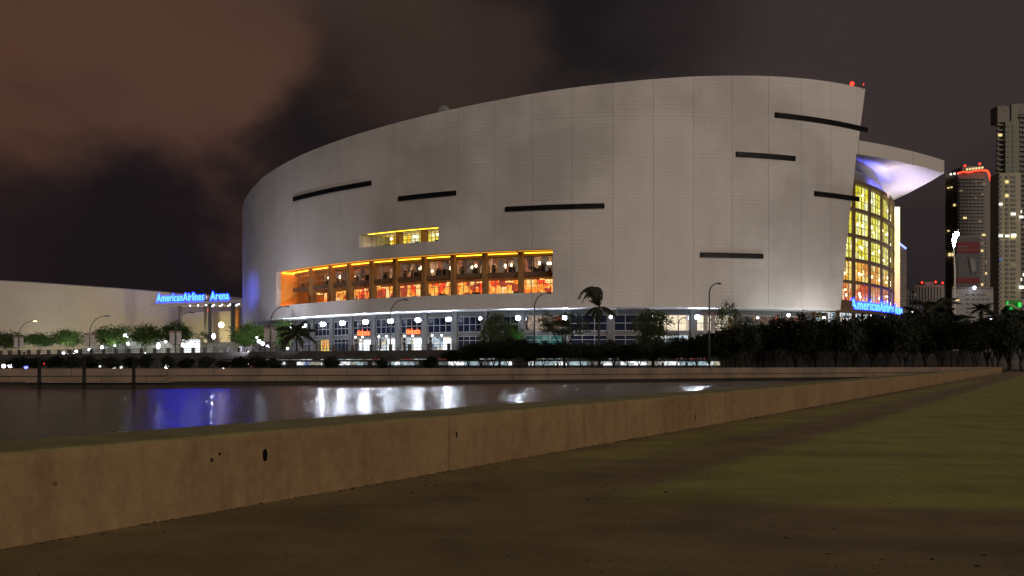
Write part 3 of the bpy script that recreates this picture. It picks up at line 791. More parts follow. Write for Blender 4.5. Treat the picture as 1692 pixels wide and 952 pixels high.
# roof dish, red beacon, mast
t = thing('satellite_dish', 'small white satellite dish on the roof edge of the arena', 'dish')
p = P(737, 184.5, 164); vs = []; mb = MB()
for j in range(5):
    for i in range(16):
        a = 2*math.pi*i/16; r = j/4*1.25; vs.append(p+Vector((r*math.cos(a)*.9-.25*r*r, .28*r*r, r*math.sin(a))))
fs = [(j*16+i, j*16+(i+1) % 16, (j+1)*16+(i+1) % 16, (j+1)*16+i) for j in range(4) for i in range(16)]
mb.add(vs, fs); mb.build('reflector', 'poster_pale', t)
mb = MB(); mb.bar(p+Vector((0, .2, 0)), p+Vector((.4, .6, -3)), .25, .25); mb.bar(p+Vector((0, .1, 0)), p+Vector((-.7, -1, 0)), .08, .08); mb.build('mount', 'dark_metal', t)
q = e3(s_at(1407, .5), .8, 0)
t = thing('roof_beacon', 'glowing red beacon lamp on the high right corner of the arena roof', 'lamp')
p = P(1408, 138.5, q.y); mb = MB(); mb.bar((p.x, p.y, p.z-1), (p.x, p.y, p.z), .1, .1); mb.build('stem', 'dark_metal', t)
mb = MB(); mb.sphere(p, .38); mb.build('lamp', 'lamp_red', t)
t = thing('roof_mast', 'short thin red tipped mast at the tip of the arena roof', 'mast')
p = P(1427, 147, 163.5); mb = MB(); mb.bar(p, p+Vector((0, 0, .6)), .08, .08); mb.build('stem', 'dark_metal', t); mb = MB(); mb.bar(p+Vector((0, 0, .6)), p+Vector((0, 0, 1.0)), .1, .1); mb.build('tip', 'sign_red', t)

# ------------------------------------------------------------------ ground, water, near wall
WZ = -.9
mb = MB(); mb.add([(-3000, -1500, WZ), (3000, -1500, WZ), (3000, 5000, WZ), (-3000, 5000, WZ)], [(0, 1, 2, 3)])
tag(mb.build('water', 'water'), kind='structure')
NW = [Vector((-2.885, 5.13)), Vector((4.04, 16.63)), Vector((67.7, 125.7))]
d0 = (NW[1]-NW[0]).normalized(); NW = [NW[0]-d0*60]+NW
QL = [Vector((67.7, 125.7)), Vector((0, 92)), Vector((-60, 78)), Vector((-400, 0))]
# near plaza: one solid slab
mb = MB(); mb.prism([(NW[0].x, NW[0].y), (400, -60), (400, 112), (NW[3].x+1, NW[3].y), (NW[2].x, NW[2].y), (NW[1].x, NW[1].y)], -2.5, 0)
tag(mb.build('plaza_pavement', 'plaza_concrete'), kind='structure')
# ground beyond the basin
mb = MB(); mb.prism([(q.x+.0, q.y+.75) for q in QL]+[(-2500, .75), (-2500, 4500), (2500, 4500), (2500, 112.2), (400, 112.2)], -2.4, -.004)
tag(mb.build('ground', 'lawn'), kind='structure')
sw = thing('seawall', 'low tan concrete seat wall running from the left foreground to the far corner', 'wall')
pts = []; H = .545; TH = .8
def walk(pl, step):
    out = [pl[0]]
    for a, b in zip(pl, pl[1:]):
        n_ = max(1, round((b-a).length/step)); out += [a+(b-a)*i/n_ for i in range(1, n_+1)]
    return out
marks = [NW[0]]; 
base = NW[1]+(NW[2]-NW[1])*((8.9-5.13)/11.5)
marks = [base-d0*9*i for i in range(6, 0, -1)]+[base, NW[2]]+walk([NW[2], NW[3]], 9.)[1:]
for a, b in zip(marks, marks[1:]):
    d = (b-a).normalized(); nl = Vector((-d.y, d.x)); a2 = a+d*.008; b2 = b-d*.008
    prof = [(0, 0), (0, H-.05), (.006, H-.03), (.018, H-.012), (.035, H-.002), (.06, H), (TH-.04, H+.004), (TH, H-.03), (TH, -2.3), (.3, -2.3)]
    nseg = 12; mb = MB(); vs = []
    for i in range(nseg+1):
        c = a2+(b2-a2)*i/nseg
        for k, (u, z) in enumerate(prof):
            w = noise.noise(Vector((c.x*.6, c.y*.6, k*.3)))*.006 if k < 8 else 0
            q = c+nl*(u+w); vs.append((q.x, q.y, z+w*(k > 1 and k < 8)))
    m_ = len(prof); fs = [(i*m_+k, i*m_+(k+1) % m_, (i+1)*m_+(k+1) % m_, (i+1)*m_+k) for i in range(nseg) for k in range(m_)]
    fs += [tuple(range(m_))[::-1], tuple(nseg*m_+k for k in range(m_))]
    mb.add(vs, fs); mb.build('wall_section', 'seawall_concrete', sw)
# dark knot hole on the wall face
def wallpt(px, py):
    # intersection of a pixel ray with the wall face plane
    a = NW[1]; n = Vector((d0.y, -d0.x)); r = Vector(((px-846)/F, 1)); Y = a.dot(n)/r.dot(n); return Vector((r.x*Y, Y, CZ+(HOR-py)*Y/F)), n
for px, py, rw, rh in ((437, 752, .020, .046), (362, 750, .010, .010), (349, 760, .010, .014), (754, 718, .007, .03), (1148, 690, .008, .05)):
    q, n = wallpt(px, py); mb = MB(); vs = []; kk = 14
    for i in range(kk):
        a = 2*math.pi*i/kk; r_ = 1+.25*noise.noise(Vector((i*.9, px, 0)))
        off = Vector((d0.x, d0.y, 0))*math.cos(a)*rw*r_+Vector((0, 0, 1))*math.sin(a)*rh*r_
        vs.append(q+off+Vector((n.x, n.y, 0))*.012)
    vs += [v_-Vector((n.x, n.y, 0))*.03 for v_ in vs]
    mb.add(vs, [tuple(range(kk)), tuple(range(kk, 2*kk))[::-1]]+[(i, i+kk, (i+1) % kk+kk, (i+1) % kk) for i in range(kk)])
    mb.build('pitted_hole', 'bar_black' if px == 437 else 'litter', sw)
# quay
qw = thing('quay_wall', 'stepped stone quay wall along the far side of the basin', 'wall')
full = list(QL[:3])+[Vector((-130, 62))]
def qsec(pl, z0, z1, o0, o1, gap, name, mt):
    for a, b in zip(pl, pl[1:]):
        d = (b-a).normalized(); nb = Vector((d.y, -d.x))   # toward land
        a2 = a+d*gap; b2 = b-d*gap
        if nb.y < 0: nb = -nb
        mb = MB(); mb.prism([(q.x, q.y) for q in (a2+nb*o0, b2+nb*o0, b2+nb*o1, a2+nb*o1)], z0, z1); mb.build(name, mt, qw)
up = walk(full, 4.1); qsec(up, 0.0-.03, .62, .02, .62, .018, 'quay_block', 'quay_stone')
lo = walk([full[0]+(full[1]-full[0])*.02]+full[1:], 3.9); qsec(lo, -.58, -.11, -.10, .5, .018, 'quay_beam', 'quay_beam')
mb = MB()
for a, b in zip(full, full[1:]):
    d = (b-a).normalized(); nb = Vector((d.y, -d.x)); nb = nb if nb.y > 0 else -nb
    mb.prism([(q.x, q.y) for q in (a+nb*.14, b+nb*.14, b+nb*1.1, a+nb*1.1)], -2.5, -.035)
mb.build('wet_base', 'quay_wet', qw)
# mooring piles and floating dock
for px, lbl in ((65, 'dark mooring pile standing in the water, leftmost of three'), (139, 'dark mooring pile standing in the water, middle one of three'), (221, 'dark mooring pile standing in the water, nearest the blue reflection')):
    p = P(px, 634, 76.5); mb = MB(); mb.tube([(p.x, 76.5, -2.3), (p.x, 76.5, 1.3), (p.x, 76.5, 1.62)], [.14, .14, .09], 10)
    t = thing('mooring_pile', lbl, 'post', 'mooring piles'); mb.build('pile', 'pile_wood', t)
    mb = MB(); mb.tube([(p.x, 76.5, -.3), (p.x, 76.5, -.18)], .18, 10); mb.build('collar', 'dark_metal', t)
t = thing('floating_dock', 'long low floating dock beside the mooring piles', 'dock')
pl = P(48, 630, 77.4).x; pr = P(284, 630, 77.4).x; k = 26
for i in range(k):
    mb = MB(); w = (pr-pl)/k; mb.box((pl+w*(i+.5), 77.4, -.50), (w-.04, 1.3, .06)); mb.build('plank', 'dock_wood', t)
mb = MB(); mb.box(((pl+pr)/2, 77.6, -.62), (pr-pl, .8, .16)); mb.build('float', 'dark_metal', t)
mb = MB(); a = P(276, 627, 77.6); mb.bar((pr-1.2, 77.6, -.4), (pr+.1, 77.6, .0), .5, .08); mb.build('gangway', 'dock_wood', t)

# ------------------------------------------------------------------ terrace
TL = [Vector(((p-846)*Y/F, Y)) for p, Y in ((-260, 262), (0, 222), (150, 200), (300, 185), (440, 168), (645, 152), (883, 138), (1190, 137), (1400, 147), (1692, 169), (1900, 190))]
tb = [(q.x, q.y) for q in TL]
mb = MB(); mb.prism([(tb[0][0], 420)]+[(q.x, q.y+.7) for q in TL]+[(tb[-1][0], 420)], 0, DZ-.01)
tag(mb.build('terrace', 'terrace_deck'), kind='structure')
tw = thing('terrace_wall', 'dark retaining wall with posts and rails in front of the arena terrace', 'wall')
def tblock(mb, a, b, z0, z1, o0, o1, gap=0):
    d = (b-a).normalized(); nb = Vector((-d.y, d.x)); nb = nb if nb.y > 0 else -nb
    mb.prism([(q.x, q.y) for q in (a+d*gap+nb*o0, b-d*gap+nb*o0, b-d*gap+nb*o1, a+d*gap+nb*o1)], z0, z1)
seg = walk(TL, 4.2)
mb = MB()
for a, b in zip(TL, TL[1:]): tblock(mb, a, b, 0, DZ+.05, .25, .69)
mb.build('core', 'terrace_stone', tw)
for a, b in zip(seg, seg[1:]):
    mb = MB(); tblock(mb, a, b, 2.0, DZ+.12, 0, .24, .03); mb.build('wall_panel', 'terrace_stone', tw)
postm = MB().box((0, 0, .46), (.55, .5, .94)); postm.box((0, 0, .97), (.68, .62, .08)); postm = postm.mesh('post', 'terrace_stone')
for i, a in enumerate(seg): link_mesh('post', postm, tw, (a.x, a.y+.3, DZ+.12))
for a, b in zip(seg, seg[1:]):
    mb = MB()
    for z in (.45, .9): mb.bar((a.x, a.y+.3, DZ+.12+z), (b.x, b.y+.3, DZ+.12+z), .06, .06)
    for k in range(1, 5): c = a+(b-a)*k/5; mb.bar((c.x, c.y+.3, DZ+.12), (c.x, c.y+.3, DZ+1.02), .05, .05)
    mb.build('railing', 'dark_metal', tw)
# lit display panels and light strip under the terrace
lp = thing('display_strip', 'long row of lit white, blue and yellow panels under the terrace edge', 'lit panels')
x0 = 442; rr = random.Random(11); line = walk(TL[4:8], 1.0)
def pxof(q): return 846+F*q.x/q.y
run = [q for q in line if 440 < pxof(q) < 1213]
i = 0
pal = ['strip_white', 'strip_white', 'strip_pale', 'strip_pale', 'strip_blue', 'strip_cream', 'strip_grey', 'strip_grey', 'strip_red', 'strip_yellow']
while i < len(run)-1:
    k = rr.choice((1, 1, 2, 2, 3)); j = min(len(run)-1, i+k)
    mb = MB(); tblock(mb, run[i], run[j], .85, 1.42, -.12, .0, .05)
    cname = rr.choices(pal, [3, 3, 3, 3, 2.4, 2, 3, 3, .8, .7])[0]
    if rr.random() > .13: mb.build('lit_panel', cname, lp)
    i = j
mb = MB()
for a, b in zip(run[::6], run[6::6]): tblock(mb, a, b, 1.42, 1.5, -.2, .0); tblock(mb, a, b, .77, .85, -.2, .0)
mb.build('panel_frame', 'dark_metal', lp)
i = 0
while i < len(run)-4:
    k = rr.choice((1, 2, 3)); mb = MB(); tblock(mb, run[i], run[i+k], 1.78, 1.86, -.2, -.12, .1)
    if rr.random() < .75: mb.build('light_tube', rr.choice(('strip_white', 'strip_cream', 'strip_pale', 'strip_red')), lp)
    i += k

# ------------------------------------------------------------------ left annex, portico, steps
an = thing('annex_building', 'long plain beige building with sloping roofline at the left', 'building')
AL = [P(p, 0, Y) for p, Y in ((-200, 219), (0, 235), (60, 241), (135, 251), (220, 263), (315, 281), (430, 300))]
AT = [137.8*235/F+CZ]*7
for (a, b) in zip(AL, AL[1:]):
    n_ = 6
    for i in range(n_):
        p0 = a+(b-a)*i/n_; p1 = a+(b-a)*(i+1)/n_; d = Vector((p1.x-p0.x, p1.y-p0.y)).normalized(); nb = Vector((-d.y, d.x))
        for z0, z1 in ((DZ, 12.8), (12.8, AT[0])):
            mb = MB(); q0 = Vector((p0.x, p0.y))+d*.006; q1 = Vector((p1.x, p1.y))-d*.006
            mb.prism([(q.x, q.y) for q in (q0, q1, q1+nb*.3, q0+nb*.3)], z0+.012, z1); mb.build('wall_panel', 'annex_wall', an)
mb = MB(); mb.prism([(q.x-.1, q.y+.35) for q in AL]+[(-60, 330), (-190, 330)], DZ, AT[0]-.3); mb.build('core', 'clad_back', an)
mb = MB()
for a, b in zip(AL, AL[1:]): mb.bar((a.x, a.y+.1, AT[0]+.06), (b.x, b.y+.1, AT[0]+.06), .5, .16)
mb.build('coping', 'pier_concrete', an)
# portico
po = thing('entrance_portico', 'flat roofed entrance portico on tall columns between annex and arena', 'portico')
pz = 16.75; F0 = Vector((-97.4, 245)); F1 = Vector((-68.0, 232.5)); dpo = (F1-F0).normalized(); nb = Vector((-dpo.y, dpo.x))
mb = MB(); mb.prism([(q.x, q.y) for q in (F0, F1, F1+nb*22, F0+nb*3+dpo*2)], pz, pz+.8); mb.build('roof_slab', 'white_plaster', po)
for px, dep, w in ((298, 4, .95), (339.5, 6, .8), (347, 2, .95), (384.5, 1.5, 1.0)):
    r = Vector(((px-846)/F, 1)); n = nb; Y = (F0+nb*dep).dot(n)/r.dot(n); q = r*Y
    mb = MB(); mb.tube([(q.x, q.y, DZ), (q.x, q.y, pz)], w/2, 14); mb.build('column', 'pier_concrete', po)
wl = F0+nb*15+dpo*8; 
mb = MB(); a_ = P(296, 0, 262); b_ = P(384, 0, 252)
mb.prism([(a_.x, a_.y), (b_.x, b_.y), (b_.x, b_.y+.4), (a_.x, a_.y+.4)], DZ, pz-1.0); mb.build('back_wall', 'annex_wall', po)
mb = MB(); a_ = P(389, 0, 250); b_ = P(394, 0, 250); mb.prism([(a_.x, 250), (b_.x, 250), (b_.x, 251), (a_.x, 251)], DZ, pz-.5); mb.build('door_panel', 'recess_orange', po)
dl = MB().sphere((0, 0, 0), .16, 0, 8, 5).mesh('downlight', 'lamp_soft')
for i in range(14):
    q = F0+dpo*(11+i*1.35)+nb*(3+(i % 2)*4); link_mesh('downlight', dl, po, (q.x, q.y, pz-.12))
def lampball(px, py, Y, mname, r, parent, nm='lamp'):
    mb = MB(); mb.sphere((0, 0, 0), r, 0, 10, 6); o = mb.build(nm, mname, parent, True); o.location = P(px, py, Y); return o
lampball(365.6, 537, 246, 'lamp_warm', .75, po, 'wall_light'); lampball(344.5, 512, 250, 'lamp_red', .25, po, 'red_lamp')
# warm light of that wall lamp
sgn = thing('portico_sign', 'blue neon sign lettering standing on the portico roof at left', 'sign')
r0 = Vector(((259-846)/F, 1)); Y = F0.dot(nb)/r0.dot(nb); st0 = r0*Y; r1 = Vector(((379-846)/F, 1)); Y1 = F0.dot(nb)/r1.dot(nb); st1 = r1*Y1
ang = math.atan2(dpo.y, dpo.x)
Ls = (st1-st0).length
def place(u): q = st0+dpo*u; return Vector((q.x, q.y, pz+.95)), ang
sign_text('AmericanAirlines', place, Ls*.665, 2.05, sgn, 'sign_core', 'sign_edge', .005, .075)
def place2(u): q = st0+dpo*(Ls*.745+u); return Vector((q.x, q.y, pz+.95)), ang
sign_text('Arena', place2, Ls*.255, 2.05, sgn, 'sign_core', 'sign_edge', .005, .075)
q = st0+dpo*Ls*.705
mb = MB()
for sx_, mi in ((-1, 0), (1, 1)):
    b0 = Vector((q.x, q.y-.3, pz+1.75)); w = Vector((dpo.x, dpo.y, 0))*sx_
    vs = [b0, b0+w*.55+Vector((0, 0, .9)), b0+w*.35+Vector((0, 0, .1)), b0+w*.1-Vector((0, 0, .55))]; vs += [v_+Vector((0, .15, 0)) for v_ in vs]
    mb.add(vs, [(0, 1, 2, 3), (7, 6, 5, 4), (0, 4, 5, 1), (1, 5, 6, 2), (2, 6, 7, 3), (3, 7, 4, 0)], mi)
mb.build('emblem', ['strip_white', 'strip_red'], sgn)
mb = MB(); a = st0; b = st1; mb.bar((a.x, a.y, pz+.87), (b.x, b.y, pz+.87), .2, .14); mb.build('sign_rail', 'dark_metal', sgn)
# blue spill light of the sign on the arena edge
for ps_, en_ in ((414, 5200), (421, 5200)):
    l = bpy.data.lights.new('sign_spill', 'SPOT'); l.energy = en_; l.color = (.06, .10, 1); l.spot_size = R_(38); l.spot_blend = 1; l.shadow_soft_size = .6
    o = bpy.data.objects.new('sign_spill', l); COL.objects.link(o)
    tgt = e3(s_at(ps_), 0, 17.4); o.location = tgt+Vector((-9, -14, .4)); o.rotation_euler = (tgt-o.location).to_track_quat('-Z', 'Y').to_euler()
# steps up to the portico, ramp wall
stp_ = thing('grand_steps', 'pale stone steps rising to the portico beside the arena', 'steps')
for i in range(10):
    a_ = P(318, 0, 228+i*.9); b_ = P(404, 0, 222+i*.9); z = DZ+.34*i
    mb = MB(); mb.prism([(a_.x, a_.y), (b_.x, b_.y), (b_.x, b_.y+.95), (a_.x, a_.y+.95)], z, z+.34); mb.build('step', 'step_stone', stp_)
mb = MB()
for px in (352, 371): a_ = P(px, 0, 224); b_ = P(px+14, 0, 230); mb.bar((a_.x, a_.y, DZ+1.2), (b_.x, b_.y, DZ+4.3), .1, .1); mb.bar((a_.x, a_.y, DZ), (a_.x, a_.y, DZ+1.2), .1, .1)
mb.build('handrail', 'dark_metal', stp_)
rw = thing('ramp_wall', 'low bright lit ramp wall climbing behind the lit trees at left', 'wall')
for i, (pa_, pb_, ya, yb) in enumerate(((98, 130, 583, 577), (130, 165, 577, 570), (165, 212, 570, 561), (212, 300, 561, 558))):
    a = P(pa_, ya, 226); b = P(pb_, yb, 228)
    mb = MB(); mb.add([(a.x, a.y, DZ-1.), (b.x, b.y, DZ-1), (b.x, b.y, b.z), (a.x, a.y, a.z), (a.x, a.y+.4, DZ-1), (b.x, b.y+.4, DZ-1), (b.x, b.y+.4, b.z), (a.x, a.y+.4, a.z)], [(0, 1, 2, 3), (7, 6, 5, 4), (3, 2, 6, 7), (0, 3, 7, 4), (1, 5, 6, 2)])
    mb.build('wall_section', 'step_stone', rw)
lb = thing('added_glow_box', 'glowing white box added for the bright lit wall beside the steps', 'glowing box')  # made-up glowing box in place of a lit wall area
a = P(301, 560, 222); b = P(326, 560, 222)
mb = MB(); mb.prism([(a.x, 222), (b.x, 222), (b.x, 224), (a.x, 224)], DZ, P(300, 561, 222).z); mb.build('added_glow_body', 'glow_white', lb)
mb = MB(); mb.prism([(a.x-.3, 221.7), (b.x+.3, 221.7), (b.x+.3, 224.3), (a.x-.3, 224.3)], P(300, 561, 222).z, P(300, 560, 222).z+.15); mb.build('roof', 'white_plaster', lb)

def floodlight(px, Y, aim, en, col, label, size=70):  # unseen fittings added to brighten the annex, portico and arena walls
    p = P(px, 0, Y); t = thing('floodlight', label, 'floodlight', 'added floodlights washing the walls', (p.x, Y, DZ)); d = (Vector(aim)-Vector((p.x, Y, DZ+.6)))  # added fitting, unseen
    mb = MB(); mb.box((0, 0, .12), (.5, .3, .24)); mb.bar((0, 0, .2), (0, 0, .5), .1, .1); mb.build('bracket', 'dark_metal', t)
    M_ = d.to_track_quat('Z', 'Y').to_matrix()
    mb = MB(); mb.box((0, 0, .6), (.5, .4, .22), M=M_); mb.build('housing', 'dark_metal', t)
    mb = MB(); c = M_ @ Vector((0, 0, .13)); mb.box((c.x, c.y, .6+c.z), (.42, .32, .03), M=M_); mb.build('lens', 'lamp_soft', t)
    l = bpy.data.lights.new('added_wash_beam', 'SPOT'); l.energy = en; l.color = col; l.spot_size = R_(size); l.spot_blend = 1; l.shadow_soft_size = .25
    o = bpy.data.objects.new('added_wash_beam', l); COL.objects.link(o); o.parent = t; c = M_ @ Vector((0, 0, .3)); o.location = (c.x, c.y, .6+c.z); o.rotation_euler = d.to_track_quat('-Z', 'Y').to_euler()
for k_, (px, Y, ap, en, col) in enumerate(((40, 224, 20, 1350, (1, .92, .66)), (140, 232, 110, 1500, (.95, .98, .70)), (230, 236, 215, 1800, (1, .94, .66)), (330, 240, 330, 7500, (1, .86, .50)))):
    a_ = P(ap, 470, Y+22); floodlight(px, Y, (a_.x, a_.y, 12), en, col, 'added ground floodlight washing the beige annex wall, %s' % ['leftmost', 'behind the ramp lamps', 'below the left end of the blue sign', 'inside the portico'][k_], 120)
for k_, (px, Y, s_, z, en, col) in enumerate(((1320, 146, 150, 14, 2600, (.95, 1, .98)), (1385, 150, 158, 14, 2600, (1, .97, .92)), (395, 168, 26, 26, 9000, (.88, .86, 1)), (470, 158, 44, 30, 5000, (.9, .88, 1)))):
    a_ = e3(s_, 0, z); floodlight(px, Y, (a_.x, a_.y, z), en, col, 'added ground floodlight washing the arena wall, %s' % ['behind the hedge', 'below the lower right corner', 'at the left edge of the arena', 'left of the wide palm'][k_], 120)

# ------------------------------------------------------------------ street lamps
def street_lamp(px, head_px, ytop, Y, label, banner=True, lit=None, H=11.0, base=0.0, grp='curved street lamps along the shore road'):
    p = P(px, HOR, Y); t = thing('street_lamp', label, 'street lamp', grp, (p.x, Y, base))
    reach = (head_px-px)*Y/F; zt = P(px, ytop, Y).z-base
    rr_ = reach*.8; pts_ = [(0, 0, 0), (0, 0, zt*.4), (0, 0, zt-rr_*1.25)]
    for i in range(1, 9):
        a = math.pi/2*i/8; pts_.append((reach*.82*(1-math.cos(a)), 0, zt-rr_*1.25+rr_*1.22*math.sin(a)))
    mb = MB(); mb.tube(pts_, [.13, .11]+[.09-.004*i for i in range(len(pts_)-2)], 8); mb.build('pole', 'pole_grey', t, True)
    mb = MB(); hd = (reach, 0, zt-.02)
    mb.add([(reach*.8, -.12, zt-.08), (reach*.8, .12, zt-.08), (reach*.8, .12, zt+.08), (reach*.8, -.12, zt+.08), (reach*1.12, -.22, zt-.1), (reach*1.12, .22, zt-.1), (reach*1.12, .22, zt+.02), (reach*1.12, -.22, zt+.02)],
           [(0, 1, 2, 3), (7, 6, 5, 4), (0, 4, 5, 1), (1, 5, 6, 2), (2, 6, 7, 3), (3, 7, 4, 0)]); mb.build('lamp_head', 'dark_metal', t)
    mb = MB(); mb.box((reach*1.0, 0, zt-.13), (reach*.2, .3, .06)); mb.build('lens', lit or 'pier_concrete', t)
    if banner:
        for sd in (-1, 1):
            w = .95 if Y > 150 else .55; mb = MB(); vs = []
            for i in range(7):
                for j in (0, 1): vs.append((sd*(.18+w*j), .06*math.sin(i*1.1+sd)*j+.0, zt*.44+zt*.235*i/6))
            mb.add(vs, [(i*2, i*2+1, i*2+3, i*2+2) for i in range(6)]); o = mb.build('banner', ['banner_cloth', 'banner_red'], t)
            o.data.polygons[5].material_index = 1
            for z in (zt*.44, zt*.675):
                mb = MB(); mb.bar((0, 0, z), (sd*(.2+w), 0, z), .05, .05); mb.build('banner_arm', 'pole_grey', t)
    return t
SLP = [(31, 58, 530, 209, 'street lamp at the far left with a pale lit head', 'lamp_warm'), (148, 178, 522, 188, 'street lamp with two banners between the two green lit trees at left', None), (290, 318, 516, 175, 'street lamp with two banners in front of the portico', None),
       (447, 475, 506, 157, 'street lamp with two banners just right of the arena left edge', None), (645, 671, 495, 141, 'street lamp between the two red tickets signs', None), (883, 908, 484, 127, 'street lamp right of the leafy tree under the orange balcony end', None), (1172, 1189, 468, 112, 'tallest curved street lamp with pale banner by the bare topped tree', None)]
for i, (px, hp, yt, Y, lb_, lt) in enumerate(SLP): street_lamp(px, hp, yt, Y, lb_, banner=i in (0, 1, 2, 3, 6), lit=lt)
street_lamp(1121, 1132, 525, 150, 'small curved street lamp between two trees in front of the cream lit windows', False, H=8, base=DZ)
# tall lamp with bright head at right
t = thing('mast_lamp', 'tall mast lamp with a dazzling white head before the far tower', 'street lamp')
p = P(1578, 0, 205); mb = MB(); mb.tube([(p.x, 205, DZ), (p.x, 205, 22), (p.x-.25, 205, 27), (p.x+.1, 205, 30.5), (p.x+.8, 205, 31.3)], [.2, .16, .13, .11, .1], 8); mb.build('pole', 'white_plaster', t)
mb = MB(); mb.sphere(P(1580.5, 387, 205), .5, 0, 12, 8, (1.1, .8, 1.1)); mb.tube([P(1576.5, 408, 204.8), P(1576.5, 397, 204.8), P(1579, 388, 204.8)], [.12, .38, .55], 8); mb.build('lamp_head', 'lamp_big', t, True)
# small globe lamps
gl_lamps = [(122, 558.7, 222, .38, 'lamp_white', 'left of the second banner pole, among green lit leaves'), (105, 583.7, 221, .30, 'lamp_soft', 'lowest on the ramp wall'), (126, 580.7, 222, .30, 'lamp_soft', 'second up the ramp wall'), (147.8, 577.8, 223, .33, 'lamp_white', 'third up the ramp wall'),
            (168.8, 574, 224, .33, 'lamp_white', 'fourth up the ramp wall'), (189.7, 571, 224, .22, 'lamp_soft', 'fifth up the ramp wall, small'), (207.4, 555.7, 222, .55, 'lamp_white', 'largest, at the top of the lit fork tree'), (211.8, 568, 224, .36, 'lamp_white', 'right below the largest globe'),
            (234, 564.6, 224, .33, 'lamp_soft', 'between the second and third dark crowns'), (261.5, 571.5, 224, .42, 'lamp_soft', 'bluish, left of the portico banner pole'), (274, 565, 226, .33, 'lamp_soft', 'just left of the portico banner pole'), (302, 570, 218, .42, 'lamp_soft', 'right of the portico banner pole'),
            (353, 556, 218, .40, 'lamp_white', 'on a thin pole at the foot of the steps'), (424.4, 557.5, 178, .16, 'lamp_soft', 'topmost of the row right of the round tree'), (428, 564, 178, .34, 'lamp_white', 'second of the row right of the round tree'), (434, 568, 178, .34, 'lamp_white', 'third of the row right of the round tree'), (442, 573, 178, .30, 'lamp_white', 'lowest of the row right of the round tree'),
            (480.5, 540, 176, .22, 'lamp_soft', 'small, above the wide palm'), (475, 576, 172, .22, 'lamp_soft', 'at the terrace rail beside the wide palm'), (1361, 536, 158, .22, 'lamp_soft', 'above the dark hedge near the atrium'), (1361.5, 525.6, 158, .26, 'lamp_soft', 'upper one of two near the atrium'),
            (1587, 551.5, 190, .28, 'lamp_soft', 'small, in the dark trees at right'), (1597.5, 559.5, 185, .55, 'lamp_white', 'large, in the dark trees at right'), (1509.5, 518, 200, .42, 'lamp_soft', 'tall oval, right of the blue sign'), (1638, 526, 220, .36, 'lamp_soft', 'before the green lit building'), (1273.5, 558, 146, .20, 'lamp_soft', 'tiny, inside the dark hedge'),
            (1303, 521, 157, .28, 'lamp_soft', 'under the arena soffit near the hedge')]
for px, py, Y, r_, m_, lb_ in gl_lamps:
    p = P(px, py, Y); t = thing('globe_lamp', 'white globe lamp %s' % lb_, 'lamp', 'globe lamps on the terrace', (p.x, p.y, DZ))
    mb = MB(); mb.sphere((0, 0, p.z-DZ), r_, 0, 12, 8, (1, 1, 1.9 if px in (1509.5, 261.5, 353) else 1)); mb.build('globe', m_, t, True)
    mb = MB(); mb.tube([(0, 0, 0), (0, 0, max(.2, p.z-DZ-r_*.8))], .06, 6); mb.build('pole', 'pole_grey', t)
    if px in (122, 207.4, 353, 1597.5):
        k_ = .30 if px == 207.4 else .17
        mb = MB(); mb.tube([(0, -r_-.12, p.z-DZ), (0, -r_-.09, p.z-DZ)], k_, 12); mb.build('lens', 'flood_lens', t)
        mb = MB(); mb.tube([(0, -r_-.08, p.z-DZ), (0, -r_-.02, p.z-DZ)], k_+.05, 12); mb.build('lamp_housing', 'dark_metal', t)
# low lamps along the shore road
for px, py, Y, m_, r_, lb_ in ((6, 605, 118, 'lamp_soft', .24, 'leftmost low light on the quay edge'), (17, 604.5, 118, 'lamp_soft', .27, 'second low light from the left on the quay edge'), (43, 606.5, 118, 'lamp_blue', .24, 'bluish low light left of the first mooring pile'), (276, 606, 125, 'lamp_soft', .30, 'low light right of the third mooring pile'),
                           (369, 607, 128, 'lamp_soft', .20, 'low light below the portico'), (118, 600, 130, 'lamp_red', .12, 'tiny red light above the middle mooring pile'), (73, 600.5, 130, 'lamp_red', .10, 'tiny red light above the left mooring pile'), (165, 605.5, 122, 'lamp_soft', .10, 'tiny light between middle and third mooring piles'),
                           (188, 607, 120, 'strip_white', .26, 'wide low glow left of the third mooring pile'), (200, 607, 120, 'strip_white', .20, 'second low glow left of the third mooring pile')):
    p = P(px, py, Y); t = thing('shore_lamp', lb_, 'lamp', 'low lights on the shore road', (p.x, p.y, 0))
    mb = MB(); mb.sphere((0, 0, p.z), r_, 0, 10, 6); mb.build('globe', m_, t, True)
    mb = MB(); mb.tube([(0, 0, -.02), (0, 0, p.z)], .04, 6); mb.build('post', 'dark_metal', t)
t = thing('road_sign_box', 'small red and white lit box beside the lit panels', 'sign', None, (P(415, 601, 150).x, 150, 0))
mb = MB(); mb.box((0, 0, 1.1), (1.0, .2, .9)); mb.build('red_face', 'strip_red', t); mb = MB(); mb.box((-.25, -.13, 1.2), (.4, .04, .5)); mb.build('white_mark', 'strip_white', t); mb = MB(); mb.box((0, 0, .33), (.1, .1, .66)); mb.build('post', 'dark_metal', t)

